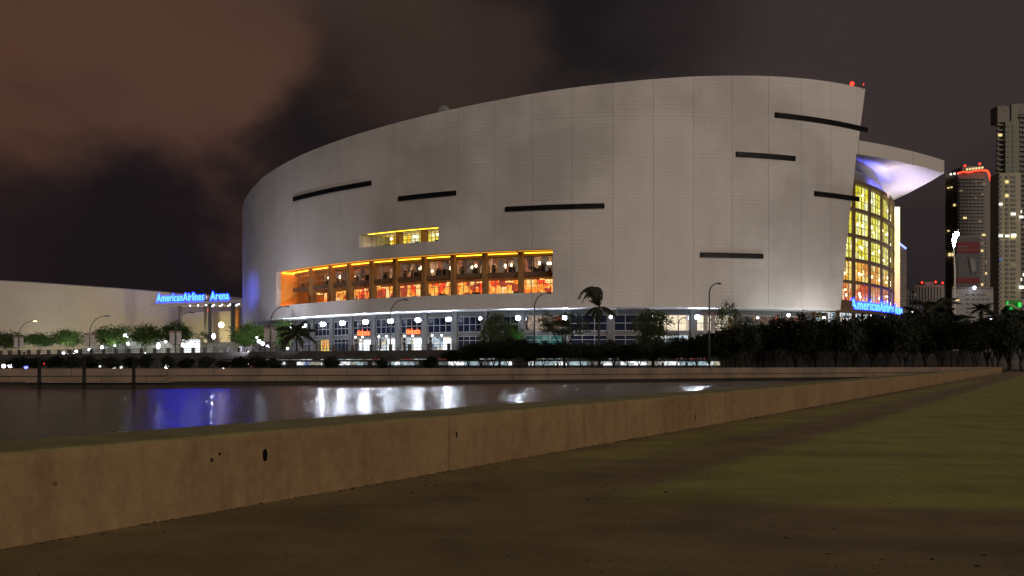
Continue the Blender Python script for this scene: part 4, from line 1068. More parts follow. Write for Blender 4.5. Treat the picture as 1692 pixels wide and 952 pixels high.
# ------------------------------------------------------------------ vegetation
LMK = [(20, 'the far left street lamp'), (65, 'the left mooring pile'), (112, 'the ramp lamps'), (148, 'the second banner lamp'), (185, 'the lit fork tree'), (221, 'the right mooring pile'), (260, 'the left end of the blue portico sign'), (290, 'the portico banner lamp'), (338, 'the bright steps'),
       (375, 'the right portico column'), (412, 'the round tree at the arena edge'), (447, 'the banner lamp by the arena edge'), (490, 'the wide palm'), (540, 'the first white wall lamps'), (600, 'the left tickets sign'), (645, 'the lamp between the tickets signs'), (683, 'the right tickets sign'), (748, 'the bright end of the ticket doors'),
       (780, 'the blue lit doorway'), (826, 'the full leafy tree'), (883, 'the lamp under the balcony end'), (932, 'the open spreading tree'), (985, 'the wind-swept palm'), (1030, 'the dark lower windows'), (1078, 'the tree by the cream windows'), (1125, 'the cream lit windows'), (1172, 'the tallest curved lamp'), (1215, 'the right end of the lit panels'),
       (1260, 'the last bright window of the arena base'), (1305, 'the small lamp under the soffit'), (1345, 'the white lit porch under the arena'), (1390, 'the lower right corner of the arena wall'), (1437, 'the bright entrance lamp of the atrium'), (1480, 'the end of the blue curved sign'), (1510, 'the tall oval lamp'), (1543, 'the tall dark palm'),
       (1582, 'the mast lamp'), (1600, 'the two bluish lamps in the trees'), (1638, 'the lamp before the green tower'), (1670, 'the green lit building'), (1720, 'the right edge of the picture')]
USED = {}
def where(px, what):
    q = min(LMK, key=lambda k: abs(k[0]-px)); d = px-q[0]
    rel = 'just left of' if d < -6 else ('just right of' if d > 6 else 'directly in line with')
    s_ = '%s %s %s' % (what, rel, q[1]); USED[s_] = USED.get(s_, 0)+1
    return s_ if USED[s_] == 1 else '%s, %s' % (s_, ['', '', 'the second one', 'the third one', 'the fourth one'][min(4, USED[s_])])
def crown_mesh(seed, nclump, nleaf, ls, flat=.7, spread=.22, hollow=.35):
    r = random.Random(seed); mb = MB(); vs = []; fs = []
    for i in range(nclump):
        while True:
            c = Vector((r.uniform(-1, 1), r.uniform(-1, 1), r.uniform(-1, 1)))
            if hollow < c.length < 1: break
        c = Vector((c.x, c.y, c.z*flat)); c *= .82+.3*noise.noise(c*1.7+Vector((seed, 0, 0)))
        cs = spread*r.uniform(.6, 1.3)
        for k in range(nleaf):
            p = c+Vector((r.gauss(0, 1), r.gauss(0, 1), r.gauss(0, .75)))*cs*.5
            a = Vector((r.gauss(0, 1), r.gauss(0, 1), r.gauss(0, 1))).normalized()*ls*r.uniform(.6, 1.3); b = a.orthogonal().normalized()*ls*.45
            q = len(vs); vs += [p-a*.5, p+b*.5, p+a*.5, p-b*.5]; fs.append((q, q+1, q+2, q+3))
    mb.add(vs, fs); return mb
CROWN = {}
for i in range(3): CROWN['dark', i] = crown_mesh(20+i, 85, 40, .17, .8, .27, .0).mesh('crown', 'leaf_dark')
for i in range(3): CROWN['green', i] = crown_mesh(30+i, 80, 46, .12, .6, .27, .15).mesh('crown', 'leaf_green')
for i in range(2): CROWN['olive', i] = crown_mesh(40+i, 95, 44, .10, .95, .22, .0).mesh('crown', 'leaf_olive')
CROWN['sparse', 0] = crown_mesh(50, 70, 22, .085, .75, .2, .35).mesh('crown', 'leaf_olive')
def trunk_mesh(seed, mt, nb=4, lean=.35, low=.25, rad=.03):
    r = random.Random(seed); mb = MB()
    mb.tube([(0, 0, 0), (r.uniform(-.03, .03), 0, low*.6), (0, 0, low)], [rad*1.3, rad*1.05, rad], 7)
    for i in range(nb):
        a = 2*math.pi*i/nb+r.uniform(-.4, .4); l = lean*r.uniform(.7, 1.2); e = Vector((math.cos(a)*l, math.sin(a)*l, .95*r.uniform(.75, 1)))
        m_ = Vector((e.x*.4, e.y*.4, low+(e.z-low)*.5)); mb.tube([(0, 0, low-.04), m_, e], [rad*.75, rad*.5, rad*.18], 6)
        for s in (-1, 1):
            q = m_+(e-m_)*.3; mb.tube([q, q+Vector((math.cos(a+s)*.15, math.sin(a+s)*.15, .18))], [rad*.3, rad*.1], 5)
    return mb.mesh('trunk', mt)
TR = [trunk_mesh(i, 'bark') for i in range(3)]; TRP = [trunk_mesh(9+i, 'pale_bark', 5, .45, .18, .022) for i in range(2)]
def tree(px, ytop, Y, halfw, base, kind, label, group=None, crown_h=None, pale=False, cat='tree', ybot=None, nm='tree'):
    """crown spans ytop..ybot pixels, half width in px"""
    p = P(px, ytop, Y); top = p.z; R0 = halfw*Y/F
    bot = P(px, ybot, Y).z if ybot else max(base+.3, top-1.5*R0)
    t = thing(nm, label, cat, group, (p.x, Y, base))
    flat = {'dark': .8, 'green': .6, 'olive': .95, 'sparse': .75}[kind]
    key = [k for k in CROWN if k[0] == kind]; me = CROWN[key[rnd.randrange(len(key))]]
    hz = (top-bot)/2; o = link_mesh('crown', me, t, (0, 0, (top+bot)/2-base), rnd.uniform(0, 6.28), (R0, R0, hz/flat/1.0))
    tm = (TRP if pale else TR); h = (top+bot)/2-base+hz*.3
    link_mesh('trunk', tm[rnd.randrange(len(tm))], t, None, rnd.uniform(0, 6.28), (h*.9, h*.9, h))
    return t
for px, yt, Y, hw, yb, lb_ in ((18, 550, 226, 24, 575, 'dim round tree at the far left edge behind the first lamp'), (66, 551, 222, 22, 572, 'green tree with forked pale trunks left of the small globe'), (112, 545, 218, 22, 572, 'green tree lit brightly from below in its middle'), (183, 540, 214, 27, 571, 'wide tree with bright lit white branches under its crown'),
                           (240, 538, 208, 24, 570, 'dark tree between the lit fork tree and the portico lamp'), (291, 533, 204, 27, 566, 'dark tree behind the portico banner pole'), (339, 546, 205, 19, 569, 'sparse small tree in front of the bright steps'), (412, 535, 186, 26, 571, 'round dense tree at the foot of the arena left edge'), (468, 531, 180, 17, 572, 'dark green tree between the banner pole and the wide palm')):
    k = 'sparse' if px == 339 else 'green'
    t = tree(px, yt-1, Y, hw*1.3, DZ, k, lb_, 'trees on the terrace at left', pale=True, ybot=yb+2)
# uplights at the foot of the lit trees: real fittings
for px, Y, en, col in ((112, 217, 260, (.75, 1, .6)), (122, 216, 120, (.8, 1, .7)), (190, 213, 420, (.85, 1, .75)), (66, 221, 70, (.6, 1, .5)), (240, 207, 70, (.8, 1, .7)), (410, 185, 60, (.5, 1, .5))):
    p = P(px, 0, Y-1.2); t = thing('ground_uplight', 'small ground floodlight under the lit tree %s' % {112: 'beside the ramp', 122: 'beside the small globe', 190: 'with white branches', 66: 'with forked pale trunks', 240: 'left of the portico', 410: 'by the arena edge'}[px], 'floodlight', None, (p.x, p.y, DZ))
    mb = MB(); mb.box((0, 0, .15), (.3, .25, .3)); mb.build('housing', 'dark_metal', t)
    mb = MB(); mb.box((0, 0, .32), (.24, .2, .04)); mb.build('lens', 'lamp_soft', t)
    l = bpy.data.lights.new('uplight_beam', 'SPOT'); l.energy = en*3; l.color = col; l.spot_size = R_(110); l.shadow_soft_size = .15
    o = bpy.data.objects.new('uplight_beam', l); COL.objects.link(o); o.parent = t; o.location = (0, 0, .5); o.rotation_euler = (R_(180), 0, 0)
tree(826, 512, 133, 42, .0, 'olive', 'full leafy tree under the orange balcony, with a green lit patch', pale=False, ybot=585)
tree(932, 512, 134, 50, .0, 'olive', 'open spreading tree around the white lamp left of the tall palm', ybot=562)
tree(1078, 503, 133, 40, .0, 'olive', 'tree before the cream lit windows right of the tall palm', ybot=590)
tree(1200, 493, 128, 34, .0, 'sparse', 'loose topped tree beside the tallest street lamp', ybot=565)
tree(1225, 515, 127, 40, .0, 'sparse', 'low loose tree right of the tallest street lamp', ybot=575)
p = P(847, 560, 132); l = bpy.data.lights.new('green_beam', 'SPOT'); l.energy = 300; l.color = (.05, 1, .12); l.spot_size = R_(70); l.shadow_soft_size = .1
t = thing('green_floodlight', 'small green floodlight in the leafy tree under the balcony', 'floodlight', None, (p.x+1.2, 130.2, 0))
mb = MB(); mb.tube([(0, 0, 0), (0, 0, 3.2)], .05, 6); mb.build('post', 'dark_metal', t); mb = MB(); mb.box((0, 0, 3.3), (.3, .3, .25)); mb.build('housing', 'dark_metal', t)
o = bpy.data.objects.new('green_beam', l); COL.objects.link(o); o.parent = t; o.location = (0, .1, 3.6); o.rotation_euler = Vector((-.15, .35, 1)).to_track_quat('-Z', 'Y').to_euler()
# dark shore trees and hedge in front of the terrace
r = random.Random(5)
GH = 'dark shore trees in front of the terrace'; LH = 'dark leafy tree in the unlit row along the shore'
def outline(px):
    T = [(740, 578), (790, 566), (850, 562), (930, 566), (1000, 566), (1060, 566), (1130, 556), (1160, 548), (1230, 530), (1270, 523), (1320, 519), (1350, 524), (1395, 523), (1420, 516), (1480, 517), (1520, 520), (1560, 520), (1600, 535), (1650, 522), (1692, 512), (1760, 510)]
    return lerp_t(T, px)
px = 752
while px < 1790:
    Y = 118+r.uniform(0, 8)+(px > 1300)*(px-1300)*.035+(px > 1215)*3
    if px > 1130 and px < 1215: Y = 124
    yt = outline(px)+r.uniform(-3, 7); hw = r.uniform(20, 30)
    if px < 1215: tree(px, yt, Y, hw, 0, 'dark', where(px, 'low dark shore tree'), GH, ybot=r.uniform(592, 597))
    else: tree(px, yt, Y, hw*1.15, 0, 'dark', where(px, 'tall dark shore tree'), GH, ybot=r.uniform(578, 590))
    px += r.uniform(16, 24)
px = 1225
while px < 1790:      # second tier fills the lower crowns
    Y = 128+r.uniform(0, 5)+(px > 1300)*(px-1300)*.035
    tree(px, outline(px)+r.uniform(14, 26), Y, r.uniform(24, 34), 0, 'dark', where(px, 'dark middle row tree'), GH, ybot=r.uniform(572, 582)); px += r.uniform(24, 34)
px = 1440
while px < 1800:
    Y = 165+r.uniform(0, 20)
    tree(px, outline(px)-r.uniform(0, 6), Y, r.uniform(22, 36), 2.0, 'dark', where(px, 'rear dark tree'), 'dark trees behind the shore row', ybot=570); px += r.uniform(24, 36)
# low shrubs behind the quay at left and centre
px = 5
while px < 760:
    if not (0 < px < 16):
        Y = 108+r.uniform(0, 14); tree(px, (583 if px < 300 else 588)+r.uniform(-1, 7), Y, r.uniform(13, 21), 0, 'dark', where(px, 'low dark quayside shrub'), 'low shrubs behind the quay', ybot=609, nm='shrub', cat='shrub')
    px += r.uniform(24, 38) if px < 440 else r.uniform(70, 120)
# palms
def frond_mesh(seed, L=1., droop=.6, n=34, wind=0.):
    r = random.Random(seed); mb = MB(); pts_ = []
    for i in range(9):
        t = i/8; pts_.append(Vector((L*t*(1-.12*t), wind*t*t, L*(.42*t-droop*t*t))))
    mb.tube(pts_, [.018*(1-.8*i/8) for i in range(9)], 4)
    for i in range(n):
        t = .12+.86*i/n; f_ = t*8; k = min(7, int(f_)); p = pts_[k]+(pts_[k+1]-pts_[k])*(f_-k); d = (pts_[k+1]-pts_[k]).normalized()
        ll = L*.34*math.sin(math.pi*(.12+.8*t))*r.uniform(.8, 1.1)
        for s in (-1, 1):
            sd = Vector((0, s, 0)); e = p+(sd*.75+d*.55+Vector((0, 0, -.45-.2*r.random()))).normalized()*ll
            w = d*.017; m_ = p+(e-p)*.5+Vector((0, 0, .03))
            mb.add([p-w, p+w, m_+w, e, m_-w], [(0, 1, 2, 4), (4, 2, 3)])
    return mb
def wind_frond(seed):
    r = random.Random(seed); mb = MB(); k = r.uniform(.85, 1.15)
    path = [(0, 0, 0), (-.04, 0, .3), (-.1, 0, .55), (-.2*k, 0, .78), (-.36*k, 0, .92), (-.55*k, 0, .93), (-.72*k, 0, .80), (-.84*k, 0, .58), (-.9*k, 0, .36)]
    pts_ = [Vector(p_) for p_ in path]; mb.tube(pts_, [.02*(1-.8*i/8) for i in range(9)], 4)
    for i in range(44):
        t = .18+.8*i/44; f_ = t*8; q = min(7, int(f_)); p = pts_[q]+(pts_[q+1]-pts_[q])*(f_-q); d = (pts_[q+1]-pts_[q]).normalized()
        for s in (-1, 1):
            e = p+(Vector((-.55, s*.35, -.75+.3*r.random()))+d*.3).normalized()*.42*math.sin(math.pi*(.15+.75*t))*r.uniform(.8, 1.15); w = d*.016; m_ = p+(e-p)*.5
            mb.add([p-w, p+w, m_+w, e, m_-w], [(0, 1, 2, 4), (4, 2, 3)])
    return mb
WF = [wind_frond(i).mesh('frond', 'frond') for i in range(3)]
FR = [frond_mesh(i, 1, .45+.12*i).mesh('frond', 'frond') for i in range(4)]
def palm(px, ybase, ytop, Y, base, L, n, label, wind=None, group=None):
    p = P(px, ytop, Y); h = p.z-base; t = thing('palm_tree', label, 'palm tree', group, (p.x, Y, base)); rr_ = random.Random(px)
    mb = MB(); mb.tube([(0, 0, 0), (.05, 0, h*.3), (-.05, 0, h*.65), (0, 0, h)], [.24, .17, .15, .13], 9)
    for i in range(int(h/.35)): mb.tube([(0, 0, .3+i*.35), (0, 0, .34+i*.35)], .19-.04*i*.35/h, 8)
    mb.build('trunk', 'palm_trunk', t)
    for i in range(n):
        o = link_mesh('frond', FR[i % 4], t, (0, 0, h))
        if wind is None: a = 2*math.pi*i/n*1.0+rr_.uniform(-.2, .2); e_ = rr_.uniform(-R_(50), R_(25)); o.rotation_euler = (0, e_, a)
        else:
            a, e_ = wind[i % len(wind)]; o.rotation_euler = (rr_.uniform(-.3, .3), R_(e_+rr_.uniform(-5, 5)), R_(a+rr_.uniform(-16, 16)))
        s_c = L*rr_.uniform(.8, 1.1); o.scale = (s_c, s_c, s_c)
        if wind is not None:
            if i < 9: o.data = WF[i % 3]; o.rotation_euler = (rr_.uniform(-.25, .25), R_(rr_.uniform(-18, 30)), R_(rr_.uniform(-35, 35))); s_c = L*.86*rr_.uniform(.8, 1.05); o.scale = (s_c, s_c, s_c)
            elif i > 12: s_c = L*rr_.uniform(.45, .7); o.scale = (s_c, s_c, s_c)
    return t
wind = [(176, -88), (182, -80), (170, -70), (185, -62), (176, -52), (168, -76), (190, -84), (180, -94), (5, -12), (20, 15), (150, 10), (200, 32), (340, 30), (60, 55), (250, 62), (120, 65), (300, 70), (0, 78)]
palm(990, 600, 508, 124, 0, 3.1, 26, 'tall wind-swept palm with fronds blown to the left', wind)
palm(490, 600, 553, 150, DZ-.2, 4.1, 18, 'wide dark palm at the terrace left of the tickets signs')
palm(1543, 600, 512, 170, 1, 5.2, 20, 'tall dark palm in the trees right of the atrium', group=None)
palm(1524, 600, 524, 165, 1, 4.4, 18, 'shorter dark palm left beside the tall one right of the atrium')
palm(1572, 600, 535, 168, 1, 4.6, 18, 'short dark palm right of the tall one below the billboard')
palm(1622, 600, 512, 300, 1, 4.6, 16, 'small far palm in front of the low white office block')
palm(1655, 600, 528, 180, 1, 4.6, 16, 'dark palm before the green lit building')

# ------------------------------------------------------------------ far city
def tower(name, label, px0, px1, ytop, Y, depth, mt, ybase=600):
    t = thing(name, label, 'building'); a = P(px0, ytop, Y); b = P(px1, ytop, Y)
    k_ = depth*b.x/Y*1.02; mb = MB(); mb.prism([(a.x, Y), (b.x, Y), (b.x+k_, Y+depth), (a.x+k_, Y+depth)], 0, a.z); mb.build('wall', mt, t)
    return t, a, b
WM = {}
def wgrid(t, Y, pxs_, wpx, ys, hpx, lit, rs, default='tower_glass'):
    r = random.Random(rs)
    for yy in ys:
        for i, px in enumerate(pxs_):
            w = wpx[i] if hasattr(wpx, '__len__') else wpx
            q = P(px, yy, Y); key = (round(w*Y/F, 2), round(hpx*Y/F, 2)); W_, H_ = key
            x_ = r.random(); m_ = default
            if x_ < lit: m_ = r.choice(('win_yellow', 'win_yellow', 'win_white', 'win_dim', 'win_dim'))
            k = key+(m_,)
            if k not in WM: WM[k] = MB().box((0, 0, 0), (W_, .5, H_)).mesh('window', m_)
            link_mesh('window', WM[k], t, (q.x, Y-.1, q.z))
def bands(t, Y, px0, px1, ys, hpx, mt, proud=1.0, name='floor_slab'):
    for yy in ys:
        a = P(px0, yy, Y); b = P(px1, yy, Y); mb = MB(); hh = hpx*Y/F
        mb.box(((a.x+b.x)/2, Y-proud/2+.2, a.z), (b.x-a.x, proud, hh)); mb.build(name, mt, t)
def litwin(t, Y, lst):
    for px, yy, w, h, m_ in lst:
        q = P(px, yy, Y); mb = MB().box((q.x, Y-.9, q.z), (w*Y/F, .5, h*Y/F)); mb.build('window', m_, t)
# tower with red neon roofline
Y = 560
t, a, b = tower('neon_tower', 'tall dark apartment tower with a red neon line along its roof', 1583, 1626, 284, Y, 28, 'tower_dark')
mb = MB(); c = P(1637, 292, Y+26); mb.prism([(b.x+.02, Y+1), (c.x, Y+26), (c.x+6, Y+40), (b.x+22, Y+40)], 0, c.z); mb.build('side_wing', 'tower_slab', t)
mb = MB(); a2 = P(1562, 288, Y+8); mb.prism([(a2.x, Y+8), (a.x+4, Y+8), (a.x+14, Y+27), (a2.x+11, Y+27)], 0, a2.z); mb.build('left_wing', 'tower_slab', t)
bands(t, Y, 1584, 1626, [296+i*5.6 for i in range(19)], 1.7, 'tower_slab', 1.6, 'balcony_slab')
wgrid(t, Y, [1588+i*6.2 for i in range(7)], 5.4, [299+i*5.6 for i in range(18)], 3.6, .02, 1)
wgrid(t, Y+7.8, [1566, 1571, 1577], 3, [300+i*6.5 for i in range(32)], 3.4, .04, 2)
bands(t, Y+7.8, 1562, 1582.5, [296.6+i*6.5 for i in range(32)], .9, 'tower_dark', .6)
litwin(t, Y, [(1611, 301, 3, 3.4, 'win_dim'), (1622, 322, 3, 3.6, 'win_dim'), (1611, 328, 3, 3, 'win_dim')])
litwin(t, Y+7, [(1568, 421, 4, 5, 'win_yellow'), (1573, 421, 3, 5, 'win_yellow'), (1566, 382, 3, 2, 'win_yellow'), (1571, 310, 3, 2, 'win_yellow'), (1566, 311, 3, 2, 'win_yellow')])
mb = MB()
nl_ = [(1582, 286.5), (1592, 284), (1602, 285), (1612, 282.2), (1622, 281.5), (1631, 281.8), (1633, 285), (1635.5, 292), (1637, 299)]
for (p0, y0), (p1, y1) in zip(nl_, nl_[1:]): mb.bar(P(p0, y0, Y-2), P(p1, y1, Y-2), .8, .9)
mb.build('neon_line', 'neon_red', t)
mb = MB(); a = P(1590, 284, Y+6); b = P(1622, 275, Y+6); mb.prism([(a.x, Y+6), (b.x, Y+6), (b.x, Y+20), (a.x, Y+20)], a.z-4, b.z); mb.build('plant_room', 'tower_dark', t)
litwin(t, Y-.5, [(1570, 288.5, 3, 3, 'win_white'), (1576, 287.5, 3, 3, 'win_white'), (1582, 287, 2, 2.5, 'win_white')])
litwin(t, Y+6.2, [(1597+i*5, 280.5-i*.6, 3, 3, 'win_yellow') for i in range(6)])
for px, yy in ((1594.5, 274), (1619, 271)):
    mb = MB(); mb.sphere(P(px, yy, Y+6), .65); mb.build('beacon', 'lamp_red', t)
    q = P(px, yy, Y+6); mb = MB(); mb.bar(q, q-Vector((0, 0, 3)), .2, .2); mb.build('beacon_mast', 'dark_metal', t)
# billboard block
Y = 430
t, a, b = tower('billboard_block', 'grey office block behind the large red and grey billboard', 1576, 1632, 391, Y, 24, 'tower_slab')
wgrid(t, Y, [1622.5], 3, [396+i*6.2 for i in range(14)], 3.4, .12, 4)
wgrid(t, Y, [1629], 2.4, [396+i*6.2 for i in range(14)], 3.4, .10, 5)
bb = thing('billboard', 'large wall billboard showing a dark tablet between two red bands', 'billboard')
def panel(p0, p1, y0, y1, Yp, mt, name, parent, th=.4):
    a = P(p0, y0, Yp); b = P(p1, y1, Yp); mb = MB(); mb.box(((a.x+b.x)/2, Yp, (a.z+b.z)/2), (b.x-a.x, th, a.z-b.z)); return mb.build(name, mt, parent)
panel(1579.5, 1619, 392, 474, Y-.9, 'poster_grey', 'board', bb)
panel(1581, 1618.5, 400, 418.5, Y-1.3, 'poster_red', 'red_band', bb, .2)
panel(1581, 1618.5, 459, 468.5, Y-1.3, 'poster_red', 'red_band', bb, .2)
mb = MB(); q = [P(1583, 425, Y-1.4), P(1598.5, 424, Y-1.4), P(1602.5, 455, Y-1.4), P(1583, 457, Y-1.4)]; mb.add(q+[v_+Vector((0, .2, 0)) for v_ in q], [(3, 2, 1, 0), (4, 5, 6, 7), (0, 1, 5, 4), (1, 2, 6, 5), (2, 3, 7, 6), (3, 0, 4, 7)]); mb.build('device_back', 'poster_dark', bb)
mb = MB(); q = [P(1599.5, 423.5, Y-1.5), P(1611.5, 426, Y-1.5), P(1616, 451, Y-1.5), P(1604.5, 453, Y-1.5)]; mb.add(q+[v_+Vector((0, .2, 0)) for v_ in q], [(3, 2, 1, 0), (4, 5, 6, 7), (0, 1, 5, 4), (1, 2, 6, 5), (2, 3, 7, 6), (3, 0, 4, 7)]); mb.build('device_front', 'poster_dark', bb)
mb = MB(); q = [P(1602, 427, Y-1.75), P(1610.5, 428.5, Y-1.75), P(1614, 448.5, Y-1.75), P(1606, 449.5, Y-1.75)]; mb.add(q+[v_+Vector((0, .2, 0)) for v_ in q], [(3, 2, 1, 0), (4, 5, 6, 7), (0, 1, 5, 4), (1, 2, 6, 5), (2, 3, 7, 6), (3, 0, 4, 7)]); mb.build('device_screen', 'poster_pale', bb)
mb = MB()   # two faint lines of illegible small print as short strokes
rr = random.Random(3)
for y0, p0, p1 in ((407.5, 1583, 1602), (412.5, 1583, 1616)):
    px = p0
    while px < p1:
        if rr.random() < .85: c = P(px, y0, Y-1.5); mb.box(tuple(c), (.28, .1, .28+.3*rr.random()))
        px += 1.3
mb.build('small_print', 'poster_pale', bb)
# white low block
Y = 400
t, a, b = tower('office_block', 'low white office block with small square windows under the billboard', 1573, 1640.5, 476, Y, 30, 'tower_white')
wgrid(t, Y, [1599, 1608, 1616.5, 1625, 1633], 5, [487, 494.5, 502, 509, 516], 2.2, .12, 6)
wgrid(t, Y, [1582], 5, [488, 496], 2.6, 1.0, 8)
mb = MB(); mb.sphere(P(1610, 475.5, Y-3), .7); mb.build('roof_lamp', 'lamp_soft', t); panel(1573, 1640.5, 475, 476.5, Y-.4, 'tower_slab', 'cornice', t, 1)
# right tower
Y = 480
t, a, b = tower('green_tower', 'very tall pale green tower at the right edge with stacked windows', 1647, 1700, 187, Y, 40, 'tower_dark')
def fin(p0, p1, y0, y1, dpt, mt, nm='wall_bay'):
    a = P(p0, y0, Y); b = P(p1, y1, Y); mb = MB(); mb.prism([(a.x, Y-dpt), (b.x, Y-dpt), (b.x, Y+6), (a.x, Y+6)], b.z, a.z); mb.build(nm, mt, t)
fin(1656, 1679, 203, 288, 3, 'tower_green'); fin(1646, 1681, 288, 600, 3.2, 'tower_pale'); fin(1668, 1678, 174, 203, 2, 'tower_green')
fin(1646.5, 1668, 176, 203, 1, 'tower_dark', 'screen_wall'); fin(1678.5, 1700, 172, 190, 1, 'tower_dark', 'screen_wall')
Y3 = Y-3
wgrid(t, Y3, [1664.5], 7, [209+i*8.2 for i in range(10)], 4, .0, 12)
wgrid(t, Y3, [1673.5], 2.4, [209+i*8.2 for i in range(10)], 5.5, .0, 13)
wgrid(t, Y3-.2, [1652], 5.5, [293+i*7.6 for i in range(31)], 4.2, .02, 14)
wgrid(t, Y3-.2, [1663.5], 5, [293+i*7.6 for i in range(31)], 4.6, .02, 15)
wgrid(t, Y3-.2, [1674], 7.5, [293+i*7.6 for i in range(31)], 4.0, .03, 16)
bands(t, Y, 1646, 1656, [208+i*8.2 for i in range(10)], 2, 'tower_slab', 2)
bands(t, Y, 1682, 1700, [194+i*8.0 for i in range(40)], 1.6, 'tower_slab', 2.4, 'balcony_slab')
wgrid(t, Y, [1686, 1692], 4, [198+i*8.0 for i in range(40)], 4.5, .02, 17)
litwin(t, Y-3.5, [(1652, 390, 6, 4.5, 'win_white'), (1663, 390.5, 6, 4, 'win_white'), (1673.5, 389, 8, 4.5, 'win_white'), (1651, 224, 6, 4, 'win_yellow'), (1686, 359, 6, 4, 'win_white'), (1686, 475, 7, 5, 'win_white'), (1652, 338, 5, 4, 'win_white'), (1652, 429, 5, 4, 'win_blue')])
# slim block between the towers
t, a, b = tower('slim_block', 'slim dark block squeezed between the neon tower and the green tower', 1638.5, 1646, 360, 620, 20, 'tower_dark')
wgrid(t, 620, [1642], 3, [395+i*7 for i in range(14)], 3, .25, 21)
mb = MB(); mb.sphere(P(1641.5, 371, 610), .6); mb.build('beacon', 'lamp_red', t)
# hotel with three red lights
Y = 700
t, a, b = tower('hotel_block', 'distant grey apartment block with three red roof lights', 1511, 1560, 471, Y, 30, 'tower_slab')
mb = MB(); a = P(1498, 481, Y+3); b = P(1511, 481, Y+3); mb.prism([(a.x, Y+3), (b.x-.05, Y+3), (b.x-.05, Y+25), (a.x, Y+25)], 0, a.z); mb.build('side_wing', 'tower_slab', t)
mb = MB(); a = P(1528, 466, Y+2); b = P(1542, 466, Y+2); mb.prism([(a.x, Y+2), (b.x, Y+2), (b.x, Y+15), (a.x, Y+15)], P(0, 471, Y).z, a.z); mb.build('plant_room', 'tower_white', t)
for px in [1500+i*5 for i in range(12)]:
    a = P(px, 474 if px > 1511 else 484, Y); mb = MB(); mb.box((a.x, Y-.4, a.z/2), (.7, .8, a.z)); mb.build('rib', 'tower_white', t)
wgrid(t, Y, [1502.5+i*5 for i in range(11)], 2.4, [487+i*6 for i in range(8)], 3, .03, 22)
for px, yy in ((1523.5, 467), (1546, 466), (1557.5, 467.5)):
    q = P(px, yy, Y-1); mb = MB(); mb.sphere(q, .75); mb.build('beacon', 'lamp_red', t); mb = MB(); mb.bar(q, q-Vector((0, 0, 2.6)), .2, .2); mb.build('beacon_mast', 'dark_metal', t)
# dark block with blue-white roof strip right of the fin
Y = 300
t, a, b = tower('dark_block', 'dark ribbed tower with a blue white roof light right of the lit fin', 1480, 1497, 411, Y, 20, 'tower_dark')
bands(t, Y, 1484, 1497, [415+i*4.6 for i in range(24)], 1.6, 'tower_slab', .8)
mb = MB(); mb.bar(P(1484, 401, Y), P(1497, 411, Y), .7, .5); mb.build('roof_light', 'neon_bluewhite', t)
mb = MB(); q = [P(1482, 400, Y), P(1497, 411, Y), P(1482, 411, Y)]; mb.add(q+[v_+Vector((0, 10, 0)) for v_ in q], [(0, 2, 1), (3, 4, 5), (0, 1, 4, 3), (1, 2, 5, 4), (2, 0, 3, 5)]); mb.build('sloped_roof', 'tower_dark', t)
# green lit building
Y = 260
t, a, b = tower('green_lit_building', 'low building washed in green light at the right edge', 1661, 1684, 496, Y, 20, 'green_lit_wall')
litwin(t, Y, [(1662, 508, 1, 19, 'neon_green'), (1682, 504, 4, 7, 'neon_green'), (1666, 510, 4, 4, 'neon_green')])
mb = MB(); mb.tube([P(1661+i*3.2, 503+.06*(i-1)**2*4.2, Y-6) for i in range(11)], .16, 6); mb.build('arch_pipe', 'white_plaster', t)
t, a, b = tower('plain_block', 'plain low block beside the green lit building', 1684.5, 1720, 494, Y+4, 20, 'tower_slab')
litwin(t, Y+4, [(1690, 501, 7, 6, 'win_dim')])

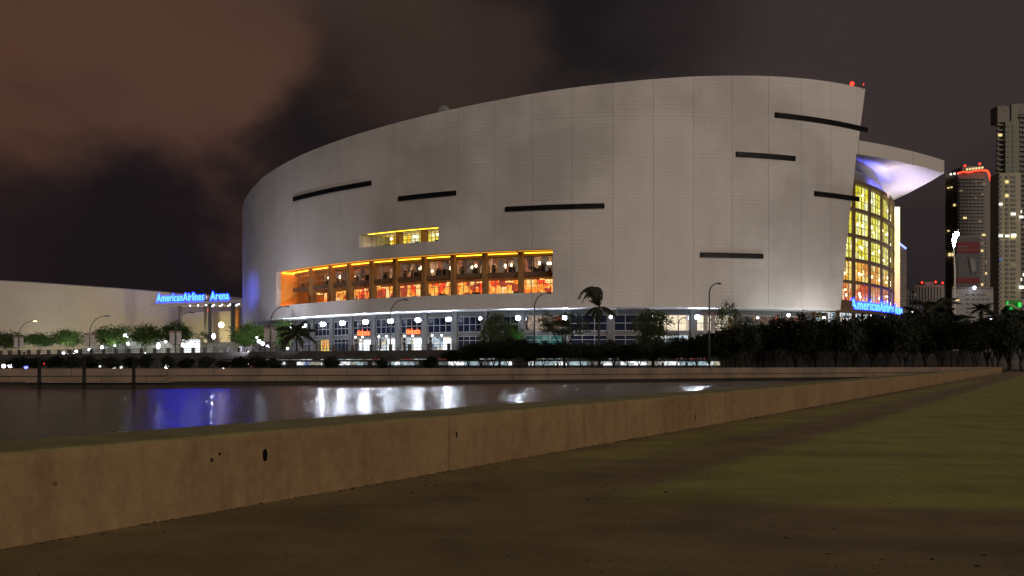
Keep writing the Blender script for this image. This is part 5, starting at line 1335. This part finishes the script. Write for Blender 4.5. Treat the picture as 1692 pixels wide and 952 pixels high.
# ------------------------------------------------------------------ litter on the paving
G1 = 'small dead leaves on the paving'
lmesh = []
for i in range(3):
    mb = MB(); rr = random.Random(60+i); n_ = 9; vs = []
    for k in range(n_):
        a = 2*math.pi*k/n_; rad = rr.uniform(.6, 1.0); vs.append((math.cos(a)*rad, math.sin(a)*rad*.55, .10+.16*math.sin(a*2+i)))
    vs.append((0, 0, .02)); vs += [(v_[0], v_[1], v_[2]-.04) for v_ in vs]
    fs = [(k, (k+1) % n_, n_) for k in range(n_)]+[((k+1) % n_+n_+1, k+n_+1, 2*n_+1) for k in range(n_)]+[(k, k+n_+1, (k+1) % n_+n_+1, (k+1) % n_) for k in range(n_)]
    mb.add(vs, fs); lmesh.append(mb.mesh('dead_leaf', 'litter'))
leaves = [(1002, 801), (1163, 806), (1337, 787), (972, 826), (1470, 833), (1378, 874), (1303, 890), (1615, 936), (1458, 925), (1250, 841), (1100, 814), (345, 861), (436, 856), (482, 832), (270, 880), (170, 883), (547, 859), (720, 803), (702, 803), (820, 775), (1510, 776), (916, 783), (680, 815), (1118, 726), (1300, 719), (1626, 918), (1540, 925), (1093, 746), (1233, 746), (745, 790), (1370, 916)]
for px, py in leaves:
    Yg = CZ*F/(py-HOR); s_c = rnd.uniform(.012, .028)
    o = link_mesh('dead_leaf', lmesh[rnd.randrange(3)], None, ((px-846)*Yg/F, Yg, .002), rnd.uniform(0, 6), (s_c, s_c, s_c))
    tag(o, 'small dark dead leaf lying on the plaza paving', 'leaf', G1)
q = CZ*F/(630-HOR)
t = thing('plastic_cup', 'small blue cup standing at the foot of the far seat wall', 'cup', None, ((1566-846)*q/F, q, 0)); mb = MB(); mb.tube([(0, 0, 0), (0, 0, .18)], [.07, .11], 10); mb.build('cup_body', 'blue_plastic', t); mb = MB(); mb.tube([(0, 0, .18), (0, 0, .2)], [.12, .11], 10); mb.build('rim', 'blue_plastic', t)

# crumbs, twigs and grit along the wall foot and on the paving
mb = MB(); rr = random.Random(91)
def crumb(x_, y_, r_):
    k = rr.choice((4, 5, 6)); a0_ = rr.uniform(0, 6.28); el = rr.uniform(.35, 1); ca, sa = math.cos(a0_), math.sin(a0_); vs = []
    for i in range(k):
        a = 2*math.pi*i/k; q = r_*rr.uniform(.6, 1); u_, w_ = q*math.cos(a), q*math.sin(a)*el; vs.append((x_+u_*ca-w_*sa, y_+u_*sa+w_*ca, .001))
    vs.append((x_, y_, r_*rr.uniform(.25, .6))); mb.add(vs, [(i, (i+1) % k, k) for i in range(k)])
nfoot = Vector((d0.y, -d0.x))
for i in range(1500):
    t = rr.random()**2*60-8; q = NW[1]+d0*(t-12)+nfoot*(abs(rr.gauss(0, .035))+.004); crumb(q.x, q.y, rr.uniform(.004, .018)*(1+max(0, t)/40))
for i in range(1400):
    Yg = 3.2+rr.random()**1.6*26; X_ = rr.uniform(-.9*Yg, .6*Yg); q = Vector((X_, Yg))
    if (q-NW[1]).dot(nfoot) < .03: continue
    crumb(X_, Yg, rr.uniform(.002, .008)*(1+Yg/14))
tag(mb.build('paving_grit', 'litter'), 'dark crumbs, grit and twigs scattered on the paving and along the wall foot', 'grit', kind='stuff')
